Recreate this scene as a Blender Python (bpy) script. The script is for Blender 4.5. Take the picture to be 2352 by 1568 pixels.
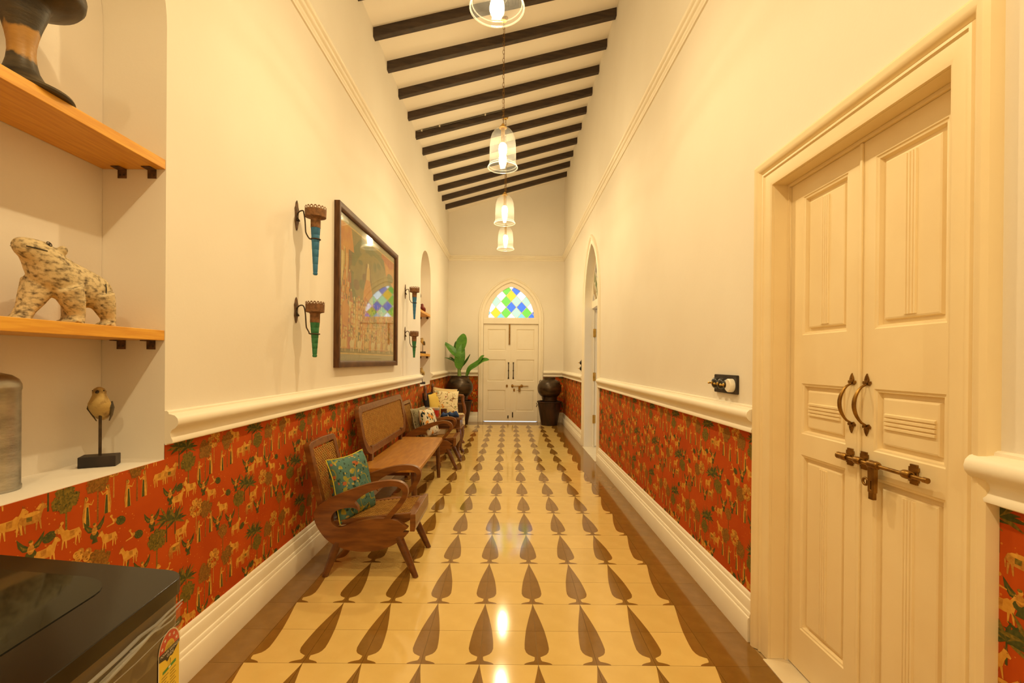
import bpy, bmesh, math, random
from math import pi, sin, cos, sqrt, radians
from mathutils import Vector, Matrix, noise
from mathutils.geometry import tessellate_polygon

for o in list(bpy.data.objects):
    bpy.data.objects.remove(o)
SC = bpy.context.scene
COL = SC.collection
random.seed(7)

# ------------------------------------------------------------------ camera
FPX, HCAM = 1085.0, 1.2865
cam_d = bpy.data.cameras.new('camera')
cam = bpy.data.objects.new('camera', cam_d)
COL.objects.link(cam)
cam_d.sensor_width = 36.0
cam_d.lens = FPX / 2352 * 36
PITCH, ROLL = 0.0025, 0.008
cam_d.shift_x = (1176 - 1170) / 2352
cam_d.shift_y = (829 + PITCH * FPX - 784) / 2352
cam.matrix_world = Matrix.Translation((0, 0, HCAM)) @ Matrix.Rotation(pi / 2 - PITCH, 4, 'X') @ Matrix.Rotation(ROLL, 4, 'Z')
cam_d.clip_start = 0.02
SC.camera = cam

# ------------------------------------------------------------------ world, exposure
w = bpy.data.worlds.new('sky')
SC.world = w
w.use_nodes = True
SKY = 2.6
w.node_tree.nodes['Background'].inputs[0].default_value = (0.78, 0.90, 1.0, 1)
w.node_tree.nodes['Background'].inputs[1].default_value = SKY
SC.view_settings.view_transform = 'Standard'
SC.view_settings.look = 'None'
SC.view_settings.gamma = 1
SC.view_settings.use_curve_mapping = False
SC.view_settings.exposure = 0.09
BULB_COLOR, BULB_STRENGTH, DOWN_W = (0.925, 0.725, 0.395), 160.0, 18.6
cy = SC.cycles
cy.use_denoising = True
cy.max_bounces = 10
cy.diffuse_bounces = 6
cy.glossy_bounces = 4
cy.transparent_max_bounces = 16
cy.caustics_reflective = False
cy.caustics_refractive = False
cy.sample_clamp_indirect = 6.0

# ------------------------------------------------------------------ materials
MATS = {}
def mat(name, c1, c2=None, rough=0.5, metal=0.0, scale=8.0, stretch=(1, 1, 1), detail=4.0, bump=0.0, bscale=None,
        lo=0.35, hi=0.65, spec=0.5, coat=0.0, rnd=0.0):
    if name in MATS: return MATS[name]
    m = bpy.data.materials.new(name); m.use_nodes = True
    nt = m.node_tree; N = nt.nodes; L = nt.links
    b = N['Principled BSDF']
    b.inputs['Roughness'].default_value = rough
    b.inputs['Metallic'].default_value = metal
    b.inputs['Specular IOR Level'].default_value = spec
    b.inputs['Coat Weight'].default_value = coat
    b.inputs['Coat Roughness'].default_value = 0.15
    c1 = (*c1, 1); c2 = (*(c2 or c1[:3]), 1)
    tc = N.new('ShaderNodeTexCoord'); mp = N.new('ShaderNodeMapping')
    mp.inputs['Scale'].default_value = stretch
    L.new(tc.outputs['Object'], mp.inputs['Vector'])
    nz = N.new('ShaderNodeTexNoise'); nz.inputs['Scale'].default_value = scale; nz.inputs['Detail'].default_value = detail
    L.new(mp.outputs[0], nz.inputs['Vector'])
    cr = N.new('ShaderNodeValToRGB')
    cr.color_ramp.elements[0].position = lo; cr.color_ramp.elements[1].position = hi
    cr.color_ramp.elements[0].color = c1; cr.color_ramp.elements[1].color = c2
    L.new(nz.outputs['Fac'], cr.inputs['Fac'])
    out = cr.outputs['Color']
    if rnd:
        oi = N.new('ShaderNodeObjectInfo'); hs = N.new('ShaderNodeHueSaturation')
        mr = N.new('ShaderNodeMapRange'); mr.inputs['To Min'].default_value = 1 - rnd; mr.inputs['To Max'].default_value = 1 + rnd
        L.new(oi.outputs['Random'], mr.inputs['Value']); L.new(mr.outputs[0], hs.inputs['Value'])
        L.new(out, hs.inputs['Color']); out = hs.outputs['Color']
    L.new(out, b.inputs['Base Color'])
    if bump:
        n2 = N.new('ShaderNodeTexNoise'); n2.inputs['Scale'].default_value = bscale or scale * 4; n2.inputs['Detail'].default_value = 5
        L.new(mp.outputs[0], n2.inputs['Vector'])
        bp = N.new('ShaderNodeBump'); bp.inputs['Strength'].default_value = bump; bp.inputs['Distance'].default_value = 0.004
        L.new(n2.outputs['Fac'], bp.inputs['Height']); L.new(bp.outputs[0], b.inputs['Normal'])
    MATS[name] = m
    return m

def flat(name, c, rough=0.7, **k): return mat(name, c, None, rough=rough, **k)

def glass_mat(name, tint=(1, 1, 1), milk=0.0, pattern=False, ior=1.45, rough=0.03):
    m = bpy.data.materials.new(name); m.use_nodes = True
    nt = m.node_tree; N = nt.nodes; L = nt.links
    N.remove(N['Principled BSDF'])
    out = N['Material Output']
    tr = N.new('ShaderNodeBsdfTransparent'); tr.inputs[0].default_value = (*tint, 1)
    gl = N.new('ShaderNodeBsdfGlossy'); gl.inputs['Roughness'].default_value = rough
    lw = N.new('ShaderNodeLayerWeight'); lw.inputs['Blend'].default_value = 0.5
    pw = N.new('ShaderNodeMath'); pw.operation = 'POWER'; pw.inputs[1].default_value = 5.0; L.new(lw.outputs['Facing'], pw.inputs[0])
    f0 = ((ior - 1) / (ior + 1)) ** 2
    fr = N.new('ShaderNodeMapRange'); fr.inputs['To Min'].default_value = f0; fr.inputs['To Max'].default_value = 0.9; L.new(pw.outputs[0], fr.inputs['Value'])
    mx = N.new('ShaderNodeMixShader')
    L.new(fr.outputs[0], mx.inputs[0]); L.new(tr.outputs[0], mx.inputs[1]); L.new(gl.outputs[0], mx.inputs[2])
    last = mx
    if milk or pattern:
        df = N.new('ShaderNodeBsdfTranslucent'); df.inputs[0].default_value = (0.95, 0.95, 0.93, 1)
        d2 = N.new('ShaderNodeBsdfDiffuse'); d2.inputs[0].default_value = (0.95, 0.95, 0.93, 1)
        ms = N.new('ShaderNodeMixShader'); ms.inputs[0].default_value = 0.35
        L.new(df.outputs[0], ms.inputs[1]); L.new(d2.outputs[0], ms.inputs[2])
        m2 = N.new('ShaderNodeMixShader'); m2.inputs[0].default_value = milk
        L.new(mx.outputs[0], m2.inputs[1]); L.new(ms.outputs[0], m2.inputs[2])
        last = m2
    L.new(last.outputs[0], out.inputs['Surface'])
    MATS[name] = m
    return m

def emit_mat(name, c, s):
    m = bpy.data.materials.new(name); m.use_nodes = True
    nt = m.node_tree; N = nt.nodes
    N.remove(N['Principled BSDF'])
    e = N.new('ShaderNodeEmission'); e.inputs[0].default_value = (*c, 1); e.inputs[1].default_value = s
    nt.links.new(e.outputs[0], N['Material Output'].inputs['Surface'])
    MATS[name] = m
    return m

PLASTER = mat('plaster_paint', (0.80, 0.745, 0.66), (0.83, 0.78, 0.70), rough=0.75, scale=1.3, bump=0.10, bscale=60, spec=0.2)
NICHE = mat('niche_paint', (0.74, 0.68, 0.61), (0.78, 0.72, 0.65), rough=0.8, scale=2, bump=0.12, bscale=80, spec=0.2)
TRIM = mat('trim_paint', (0.86, 0.79, 0.66), (0.88, 0.82, 0.70), rough=0.45, scale=4, bump=0.05, bscale=40, spec=0.4)
DOORP = mat('door_paint', (0.84, 0.69, 0.43), (0.87, 0.73, 0.47), rough=0.4, scale=5, bump=0.05, bscale=40, spec=0.45)
CEIL = mat('ceiling_paint', (0.89, 0.83, 0.73), (0.92, 0.86, 0.77), rough=0.8, scale=1.5, bump=0.08, bscale=40, spec=0.2)
BEAMW = mat('dark_beam_wood', (0.028, 0.016, 0.009), (0.06, 0.034, 0.018), rough=0.65, scale=6, stretch=(0.5, 6, 6), bump=0.4)
CREAM = mat('cream_cement', (0.70, 0.49, 0.165), (0.76, 0.55, 0.20), rough=0.085, scale=9, lo=0.3, hi=0.75, rnd=0.04, spec=0.5, bump=0.02, bscale=6)
BROWN = mat('brown_cement', (0.215, 0.105, 0.018), (0.265, 0.135, 0.026), rough=0.085, scale=14, lo=0.3, hi=0.75, rnd=0.06, spec=0.5, bump=0.02, bscale=6)
GROUT = flat('grout', (0.38, 0.245, 0.10), 0.8)
STONE = mat('threshold_stone', (0.72, 0.62, 0.45), (0.78, 0.68, 0.50), rough=0.3, scale=6)
PAPER = mat('wallpaper_ground', (0.42, 0.060, 0.004), (0.49, 0.078, 0.006), rough=0.75, scale=5, spec=0.15)
P_OCHRE = mat('print_ochre', (0.58, 0.27, 0.035), (0.70, 0.36, 0.06), rough=0.75, scale=60, spec=0.15)
P_TAN = mat('print_tan', (0.40, 0.165, 0.022), (0.54, 0.25, 0.04), rough=0.75, scale=110, spec=0.15)
P_OLIVE = mat('print_olive', (0.125, 0.095, 0.014), (0.25, 0.16, 0.022), rough=0.75, scale=140, spec=0.15)
P_GREEN = mat('print_green', (0.050, 0.062, 0.016), (0.095, 0.092, 0.020), rough=0.75, scale=90, spec=0.15)
P_BROWN = mat('print_brown', (0.19, 0.075, 0.012), (0.33, 0.15, 0.022), rough=0.75, scale=160, spec=0.15)
P_DOT = flat('print_dot', (0.58, 0.19, 0.022), 0.75, spec=0.15)
TEAK = mat('teak', (0.135, 0.042, 0.008), (0.235, 0.085, 0.016), rough=0.32, scale=7, stretch=(1, 5, 5), bump=0.08, coat=0.25)
TEAKD = mat('teak_dark', (0.095, 0.030, 0.007), (0.165, 0.057, 0.012), rough=0.32, scale=7, stretch=(1, 5, 5), bump=0.08, coat=0.25)
BENCHW = mat('bench_teak', (0.36, 0.14, 0.018), (0.48, 0.21, 0.030), rough=0.36, scale=5, stretch=(6, 1, 6), coat=0.08)
CANE = mat('cane', (0.42, 0.21, 0.040), (0.56, 0.31, 0.065), rough=0.5, scale=30)
PINE = mat('pine', (0.66, 0.30, 0.024), (0.76, 0.39, 0.040), rough=0.4, scale=9, stretch=(9, 0.7, 9), lo=0.4, hi=0.6)
IRON = mat('rusty_iron', (0.06, 0.036, 0.02), (0.19, 0.09, 0.035), rough=0.75, metal=0.25, scale=45, bump=0.5)
RUST = mat('rusty_cup', (0.14, 0.065, 0.025), (0.26, 0.12, 0.045), rough=0.7, metal=0.3, scale=60, bump=0.5)
BLUEP = mat('torch_blue', (0.020, 0.115, 0.25), (0.040, 0.185, 0.34), rough=0.65, scale=40, stretch=(1, 1, 0.4), bump=0.3)
GREENP = mat('torch_green', (0.012, 0.12, 0.04), (0.04, 0.20, 0.075), rough=0.65, scale=40, stretch=(1, 1, 0.4), bump=0.3)
FRAMEW = mat('frame_wood', (0.065, 0.024, 0.007), (0.115, 0.045, 0.013), rough=0.5, scale=10, stretch=(6, 1, 1), coat=0.0, spec=.3)
BRASS = mat('old_brass', (0.20, 0.10, 0.022), (0.36, 0.20, 0.045), rough=0.35, metal=0.9, scale=25)
BRASSB = mat('bright_brass', (0.55, 0.34, 0.08), (0.72, 0.45, 0.12), rough=0.3, metal=0.9, scale=25)
DARKM = mat('dark_metal', (0.05, 0.035, 0.022), (0.10, 0.07, 0.04), rough=0.45, metal=0.7, scale=25)
STEEL = mat('dull_steel', (0.32, 0.31, 0.28), (0.50, 0.48, 0.43), rough=0.38, metal=0.9, scale=12, stretch=(1, 1, 3), bump=0.15)
POT = mat('dark_pot', (0.022, 0.014, 0.008), (0.085, 0.05, 0.022), rough=0.36, metal=0.4, scale=5, stretch=(1, 1, 2.5), bump=0.25)
BUCKET = mat('dark_bucket', (0.022, 0.011, 0.007), (0.075, 0.034, 0.018), rough=0.5, metal=0.3, scale=6, stretch=(2.5, 2.5, 0.5), bump=0.25)
LEAF = mat('leaf', (0.045, 0.17, 0.010), (0.09, 0.26, 0.02), rough=0.45, scale=8, stretch=(1, 1, 3))
LEAFD = mat('leaf_dark', (0.02, 0.085, 0.010), (0.045, 0.13, 0.015), rough=0.45, scale=8)
STALK = mat('stalk', (0.16, 0.26, 0.05), (0.24, 0.34, 0.08), rough=0.5, scale=8)
SOIL = mat('soil', (0.02, 0.012, 0.006), (0.05, 0.03, 0.015), rough=0.95, scale=60, bump=0.8)
BLACK = flat('black_bakelite', (0.014, 0.011, 0.009), 0.3)
CERAM = flat('white_ceramic', (0.85, 0.80, 0.70), 0.3)

# ------------------------------------------------------------------ mesh builder
WORG = {}
class MB:
    def __init__(s): s.v = []; s.f = []; s.m = []
    def add(s, vs, fs, mi=0, M=None):
        o = len(s.v)
        for p in vs:
            p = Vector(p)
            s.v.append(M @ p if M is not None else p)
        for f in fs:
            s.f.append([i + o for i in f]); s.m.append(mi)
        return s
    def box(s, a, b, mi=0, M=None):
        (x0, y0, z0), (x1, y1, z1) = a, b
        vs = [(x0, y0, z0), (x1, y0, z0), (x1, y1, z0), (x0, y1, z0), (x0, y0, z1), (x1, y0, z1), (x1, y1, z1), (x0, y1, z1)]
        return s.add(vs, [(0, 3, 2, 1), (4, 5, 6, 7), (0, 1, 5, 4), (1, 2, 6, 5), (2, 3, 7, 6), (3, 0, 4, 7)], mi, M)
    def lathe(s, prof, c=(0, 0, 0), n=32, mi=0, M=None, sx=1, sy=1):
        vs = []; fs = []; rings = []
        for r, z in prof:
            if r < 1e-6:
                rings.append([len(vs)]); vs.append((c[0], c[1], c[2] + z))
            else:
                rings.append(list(range(len(vs), len(vs) + n)))
                for k in range(n):
                    a = 2 * pi * k / n
                    vs.append((c[0] + r * cos(a) * sx, c[1] + r * sin(a) * sy, c[2] + z))
        for A, B in zip(rings, rings[1:]):
            for k in range(n):
                k2 = (k + 1) % n
                if len(A) == 1 and len(B) == 1: continue
                if len(A) == 1: fs.append((A[0], B[k2], B[k]))
                elif len(B) == 1: fs.append((A[k], A[k2], B[0]))
                else: fs.append((A[k], A[k2], B[k2], B[k]))
        return s.add(vs, fs, mi, M)
    def tube(s, pts, rad, n=10, mi=0, cap=True, closed=False, M=None, flat_=1.0, up=None):
        pts = [Vector(p) for p in pts]
        if not isinstance(rad, (list, tuple)): rad = [rad] * len(pts)
        vs = []; fs = []
        m = len(pts); prev = None
        for i, p in enumerate(pts):
            if closed: t = pts[(i + 1) % m] - pts[i - 1]
            elif i == 0: t = pts[1] - p
            elif i == m - 1: t = p - pts[-2]
            else: t = pts[i + 1] - pts[i - 1]
            t = t.normalized()
            if prev is None:
                u0 = Vector(up) if up else (Vector((0, 0, 1)) if abs(t.z) < 0.9 else Vector((1, 0, 0)))
                u = (u0 - t * u0.dot(t)).normalized()
            else:
                u = (prev - t * prev.dot(t)).normalized()
            prev = u
            q = t.cross(u)
            for k in range(n):
                a = 2 * pi * k / n
                vs.append(p + (u * cos(a) * flat_ + q * sin(a)) * rad[i])
        for i in range(m if closed else m - 1):
            j = (i + 1) % m
            for k in range(n):
                k2 = (k + 1) % n
                fs.append((i * n + k, i * n + k2, j * n + k2, j * n + k))
        if cap and not closed:
            fs.append(list(range(n - 1, -1, -1))); fs.append([(m - 1) * n + k for k in range(n)])
        return s.add(vs, fs, mi, M)
    def loft(s, secs, n=16, mi=0, M=None):
        """secs: (centre, u axis, v axis) with radii in the axes' lengths"""
        vs = []; fs = []
        for c, u, v in secs:
            c, u, v = Vector(c), Vector(u), Vector(v)
            for k in range(n):
                a = 2 * pi * k / n
                vs.append(c + u * cos(a) + v * sin(a))
        for i in range(len(secs) - 1):
            for k in range(n):
                k2 = (k + 1) % n
                fs.append((i * n + k, i * n + k2, (i + 1) * n + k2, (i + 1) * n + k))
        fs.append(list(range(n - 1, -1, -1))); fs.append([(len(secs) - 1) * n + k for k in range(n)])
        return s.add(vs, fs, mi, M)
    def prism(s, loops, fn, d0, d1, mi=0, caps=True):
        """loops: outer outline and holes, 2D; fn(a,b,d) -> point"""
        flatp = [p for lp in loops for p in lp]
        tris = tessellate_polygon([[Vector((a, b, 0)) for a, b in lp] for lp in loops])
        o = len(s.v); n = len(flatp)
        for a, b in flatp: s.v.append(Vector(fn(a, b, d0)))
        for a, b in flatp: s.v.append(Vector(fn(a, b, d1)))
        if caps:
            for t in tris:
                s.f.append([o + i for i in t]); s.m.append(mi)
                s.f.append([o + n + i for i in reversed(t)]); s.m.append(mi)
        k = 0
        for lp in loops:
            L = len(lp)
            for i in range(L):
                j = (i + 1) % L
                s.f.append([o + k + i, o + k + j, o + n + k + j, o + n + k + i]); s.m.append(mi)
            k += L
        return s
    def sweep(s, path, prof, fn, mi=0, closed=False):
        """path: 2D polyline, prof: (offset along the path's left normal, depth); mitred"""
        P = [Vector(p) for p in path]; m = len(P); rows = []
        for i in range(m):
            if closed or 0 < i < m - 1:
                a = (P[i] - P[i - 1]).normalized(); b = (P[(i + 1) % m] - P[i]).normalized()
            elif i == 0: a = b = (P[1] - P[0]).normalized()
            else: a = b = (P[-1] - P[-2]).normalized()
            na = Vector((-a.y, a.x)); nb = Vector((-b.y, b.x))
            mt = (na + nb); mt = mt / max(0.2, mt.length_squared / 2)
            rows.append([Vector(fn(*(P[i] + mt * o), d)) for o, d in prof])
        o = len(s.v); q = len(prof)
        for r in rows: s.v.extend(r)
        for i in range(m if closed else m - 1):
            j = (i + 1) % m
            for k in range(q):
                k2 = (k + 1) % q
                s.f.append([o + i * q + k, o + i * q + k2, o + j * q + k2, o + j * q + k]); s.m.append(mi)
        if not closed:
            s.f.append([o + k for k in range(q)]); s.m.append(mi)
            s.f.append([o + (m - 1) * q + k for k in range(q - 1, -1, -1)]); s.m.append(mi)
        return s
    def poly(s, pts, mi=0):
        o = len(s.v); s.v.extend(Vector(p) for p in pts); s.f.append(list(range(o, o + len(pts)))); s.m.append(mi)
        return s
    def build(s, name, mats, parent=None, org=None, smooth=35, weld=True, bevel=0.0, local=False, loc=None, fixn=True):
        if not isinstance(mats, (list, tuple)): mats = [mats]
        if org is None:
            org = WORG[parent.name] if (parent is not None and not local) else Vector((0, 0, 0))
        org = Vector(org)
        me = bpy.data.meshes.new(name)
        me.from_pydata([tuple(p - org) for p in s.v], [], s.f)
        for m in mats: me.materials.append(m)
        me.polygons.foreach_set('material_index', s.m)
        if weld or smooth or fixn:
            bm = bmesh.new(); bm.from_mesh(me)
            if weld: bmesh.ops.remove_doubles(bm, verts=bm.verts, dist=1e-5)
            if fixn: bmesh.ops.recalc_face_normals(bm, faces=bm.faces)
            if smooth:
                lim = radians(smooth)
                for f in bm.faces: f.smooth = True
                for e in bm.edges:
                    e.smooth = len(e.link_faces) == 2 and e.calc_face_angle(3.2) < lim
            bm.to_mesh(me); bm.free()
        me.update()
        o = bpy.data.objects.new(name, me); COL.objects.link(o)
        if parent is not None:
            o.parent = parent
            WORG[o.name] = org if not local else Vector((0, 0, 0))
        else:
            o.location = org if loc is None else loc
            WORG[o.name] = org
        if bevel:
            md = o.modifiers.new('bevel', 'BEVEL'); md.width = bevel; md.segments = 2; md.limit_method = 'ANGLE'; md.angle_limit = radians(40)
        return o

def tag(o, label=None, cat=None, group=None, kind=None):
    if label: o['label'] = label
    if cat: o['category'] = cat
    if group: o['group'] = group
    if kind: o['kind'] = kind
    return o
def thing(name, label, cat, loc=(0, 0, 0), group=None, rot=(0, 0, 0)):
    o = bpy.data.objects.new(name, None); COL.objects.link(o)
    o.empty_display_size = 0.05
    o.location = loc; o.rotation_euler = rot; WORG[o.name] = Vector(loc)
    return tag(o, label, cat, group)
def setting(name, label=None, loc=(0, 0, 0)):
    o = bpy.data.objects.new(name, None); COL.objects.link(o); o.location = loc; WORG[o.name] = Vector(loc)
    return tag(o, label, kind='structure')
def copy_tree(o, parent=None):
    c = o.copy(); COL.objects.link(c)
    if parent is not None: c.parent = parent
    for ch in list(o.children): copy_tree(ch, c)
    return c

def onX(x0, sgn):      # 2D (y, z) on a wall at x0, depth towards the room along sgn
    return lambda a, b, d: (x0 + sgn * d, a, b)
def onY(y0, sgn):
    return lambda a, b, d: (a, y0 + sgn * d, b)
def onZ(z0):
    return lambda a, b, d: (a, b, z0 + d)

def gothic(c, a, zs, za, n=20, z0=None):
    """pointed arch outline: from near foot over the apex to the far foot"""
    h = za - zs; R = (a * a + h * h) / (2 * a)
    th = math.atan2(h, R - a)
    right = [(c + a - R + R * cos(th * k / n), zs + R * sin(th * k / n)) for k in range(n + 1)]
    right[-1] = (c, za)
    left = [(2 * c - x, z) for x, z in reversed(right[:-1])]
    pts = right + left                 # from +a foot, over apex, to -a foot
    if z0 is not None: pts = [(c + a, z0)] + pts + [(c - a, z0)]
    return pts
def roundarch(y0, y1, z0, zs, n=36):
    c = (y0 + y1) / 2; r = (y1 - y0) / 2
    return [(y1, z0)] + [(c + r * cos(pi * k / n), zs + r * sin(pi * k / n)) for k in range(n + 1)] + [(y0, z0)]
def rect(a0, b0, a1, b1): return [(a0, b0), (a1, b0), (a1, b1), (a0, b1)]
def rrect(a0, b0, a1, b1, r, n=6):
    if not isinstance(r, (list, tuple)): r = [r] * 4
    pts = []
    for (cx, cy_, q), rr in zip(((a0, b0, 2), (a1, b0, 3), (a1, b1, 0), (a0, b1, 1)), r):
        ox = cx + (rr if cx == a0 else -rr); oy = cy_ + (rr if cy_ == b0 else -rr)
        for k in range(n + 1):
            t = (q + k / n) * pi / 2
            pts.append((ox + rr * cos(t), oy + rr * sin(t)))
    return pts

# ================================================================== ROOM SHELL
XL, XR, YB, YF = -1.305, 1.145, 10.0, -2.6
ZL, ZR = 4.41, 5.17                    # ceiling height at either wall
TW = 0.25
def zceil(x): return ZL + (ZR - ZL) * (x - XL) / (XR - XL)

N1 = (0.91, 1.79); N2 = (6.90, 7.78); NS, NSP = 0.905, 2.54
D1 = (1.22, 2.05, 2.06)                # right wall door opening: y0, y1, top
D2C, D2A = 6.62, 0.53                  # arched doorway in the right wall
D2S, D2T = 2.15, 2.94
DBC, DBA = 0.028, 0.585                # arched doorway in the back wall
DBS, DBT = 2.19, 2.956

mb = MB()
mb.prism([rect(YF - 0.3, 0, YB + 0.3, ZL + 0.02), roundarch(N1[0], N1[1], NS, NSP), roundarch(N2[0], N2[1], NS, NSP)], onX(XL, -1), 0, TW - 0.005)
mb.box((XL - TW - 0.05, YF - 0.3, 0), (XL - TW + 0.005, YB + 0.3, ZL + 0.02))
wall_left = tag(mb.build('wall_left', PLASTER, smooth=25), 'cream plaster wall with two arched niches above an orange papered dado', kind='structure')
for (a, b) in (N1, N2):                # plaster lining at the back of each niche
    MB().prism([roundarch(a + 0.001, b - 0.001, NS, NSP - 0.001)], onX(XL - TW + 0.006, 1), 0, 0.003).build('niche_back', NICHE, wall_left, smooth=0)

mb = MB()
ow = [(YF - 0.3, 0), (D1[0], 0), (D1[0], D1[2]), (D1[1], D1[2]), (D1[1], 0)]
ow += list(reversed(gothic(D2C, D2A, D2S, D2T, z0=0)))
ow += [(YB + 0.3, 0), (YB + 0.3, ZR + 0.02), (YF - 0.3, ZR + 0.02)]
mb.prism([ow], onX(XR, 1), 0, TW)
wall_right = tag(mb.build('wall_right', PLASTER, smooth=0), 'cream plaster wall with a panelled door and an arched doorway', kind='structure')

mb = MB()
ow = [(XL - 0.02, 0)] + list(reversed(gothic(DBC, DBA, DBS, DBT, z0=0))) + [(XR + 0.02, 0), (XR + 0.02, ZR + 0.02), (XL - 0.02, ZL)]
mb.prism([ow], onY(YB, 1), 0, TW)
wall_back = tag(mb.build('wall_back', PLASTER, smooth=0), 'cream end wall with a pointed doorway', kind='structure')
mb = MB(); mb.box((XL - 0.02, YF - 0.2, 0), (XR + 0.02, YF, ZR + 0.02))
tag(mb.build('wall_front', PLASTER, smooth=0), kind='structure')

mb = MB()
mb.prism([[(XL - 0.3, zceil(XL - 0.3)), (XR + 0.3, zceil(XR + 0.3)), (XR + 0.3, zceil(XR + 0.3) + 0.12), (XL - 0.3, zceil(XL - 0.3) + 0.12)]],
         lambda a, b, d: (a, d, b), YF - 0.3, YB + 0.3)
ceiling = tag(mb.build('ceiling', CEIL, smooth=0), 'pale sloping ceiling carried on dark timber joists', kind='structure')
for k in range(16):
    y = 1.94 + 0.5009 * k
    mb = MB(); sk = 0.24 if k < 14 else 0.2
    nseg = 8; vs = []; fs = []
    for i in range(nseg + 1):
        t = i / nseg
        x = XL - 0.02 + (XR - XL + 0.04) * t
        yy = y + sk * t + 0.006 * noise.noise((k * 3.1, t * 2, 0)); zz = zceil(x) + 0.006 * noise.noise((k * 1.7, t * 2.5, 5)) - 0.002
        wv = 0.068 + 0.006 * noise.noise((k, t * 3, 2)); hv = 0.088 + 0.006 * noise.noise((k, t * 3, 9))
        vs += [(x, yy, zz + 0.02), (x, yy, zz - hv), (x, yy + wv, zz - hv), (x, yy + wv, zz + 0.02)]
    for i in range(nseg):
        for q in range(4):
            q2 = (q + 1) % 4
            fs.append((4 * i + q, 4 * i + q2, 4 * i + 4 + q2, 4 * i + 4 + q))
    fs += [(0, 1, 2, 3), (4 * nseg + 3, 4 * nseg + 2, 4 * nseg + 1, 4 * nseg)]
    mb.add(vs, fs)
    mb.build('beam', BEAMW, ceiling, smooth=0, bevel=0.006)

# ---- cornice, dado rail, skirting
CORN = [(0, 3.40), (0.012, 3.40), (0.016, 3.41)]
for k in range(3):
    z = 3.413 + 0.034 * k; d = 0.014 + 0.0145 * k
    CORN += [(d + 0.011 * sin(pi * j / 6), z + 0.030 * j / 6) for j in range(7)]
CORN += [(0.044, 3.514), (0.014, 3.522), (0, 3.524)]
RAIL = [(0, 0.958), (0.007, 0.958), (0.008, 0.963), (0.030, 0.966), (0.031, 0.974), (0.026, 0.984), (0.021, 0.996), (0.022, 1.006), (0.029, 1.016),
        (0.040, 1.022), (0.049, 1.033), (0.052, 1.046), (0.048, 1.060), (0.038, 1.070), (0.024, 1.074), (0.015, 1.076), (0.014, 1.083), (0.008, 1.087), (0, 1.087)]
BASE = [(0, 0), (0.038, 0), (0.038, 0.102), (0.034, 0.110), (0.029, 0.112), (0.029, 0.122), (0.025, 0.129), (0.020, 0.131), (0.019, 0.172), (0.016, 0.180),
        (0.011, 0.183), (0.011, 0.193), (0.008, 0.202), (0.004, 0.206), (0, 0.206)]
def run_side(mb, prof, x0, sgn, y0, y1):
    mb.prism([prof], lambda d, z, y: (x0 + sgn * d, y, z), y0, y1)
def run_back(mb, prof, x0, x1):
    mb.prism([prof], lambda d, z, x: (x, YB - d, z), x0, x1)
LEFT_RUNS = [(YF, N1[0]), (N1[1], N2[0]), (N2[1], YB)]
RIGHT_RUNS = [(YF, 1.135), (2.175, D2C - 0.645), (D2C + 0.645, YB)]
mb = MB(); run_side(mb, CORN, XL, 1, YF, YB); tag(mb.build('trim_1', TRIM, smooth=40), 'reeded cornice along the niche wall', kind='structure')
mb = MB(); run_side(mb, CORN, XR, -1, YF, YB); tag(mb.build('trim_2', TRIM, smooth=40), 'reeded cornice along the door wall', kind='structure')
mb = MB(); run_back(mb, CORN, XL, XR); tag(mb.build('trim_3', TRIM, smooth=40), 'reeded cornice over the end doorway', kind='structure')
mb = MB()
for a, b in LEFT_RUNS: run_side(mb, RAIL, XL, 1, a, b)
tag(mb.build('trim_4', TRIM, smooth=40), 'rounded dado rail on the niche wall', kind='structure')
mb = MB()
for a, b in RIGHT_RUNS: run_side(mb, RAIL, XR, -1, a, b)
tag(mb.build('trim_5', TRIM, smooth=40), 'rounded dado rail on the door wall', kind='structure')
mb = MB(); run_back(mb, RAIL, XL, DBC - 0.69); run_back(mb, RAIL, DBC + 0.69, XR)
tag(mb.build('trim_6', TRIM, smooth=40), 'rounded dado rail either side of the end doorway', kind='structure')
mb = MB(); run_side(mb, BASE, XL, 1, YF, YB); tag(mb.build('baseboard_left', TRIM, smooth=30), 'tall stepped skirting board under the orange wallpaper', kind='structure')
mb = MB()
for a, b in RIGHT_RUNS: run_side(mb, BASE, XR, -1, a, b)
tag(mb.build('baseboard_right', TRIM, smooth=30), 'tall stepped skirting board beside the doors', kind='structure')
mb = MB(); run_back(mb, BASE, XL, DBC - 0.69); run_back(mb, BASE, DBC + 0.69, XR)
tag(mb.build('baseboard_back', TRIM, smooth=30), 'tall stepped skirting board of the end wall', kind='structure')

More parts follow.
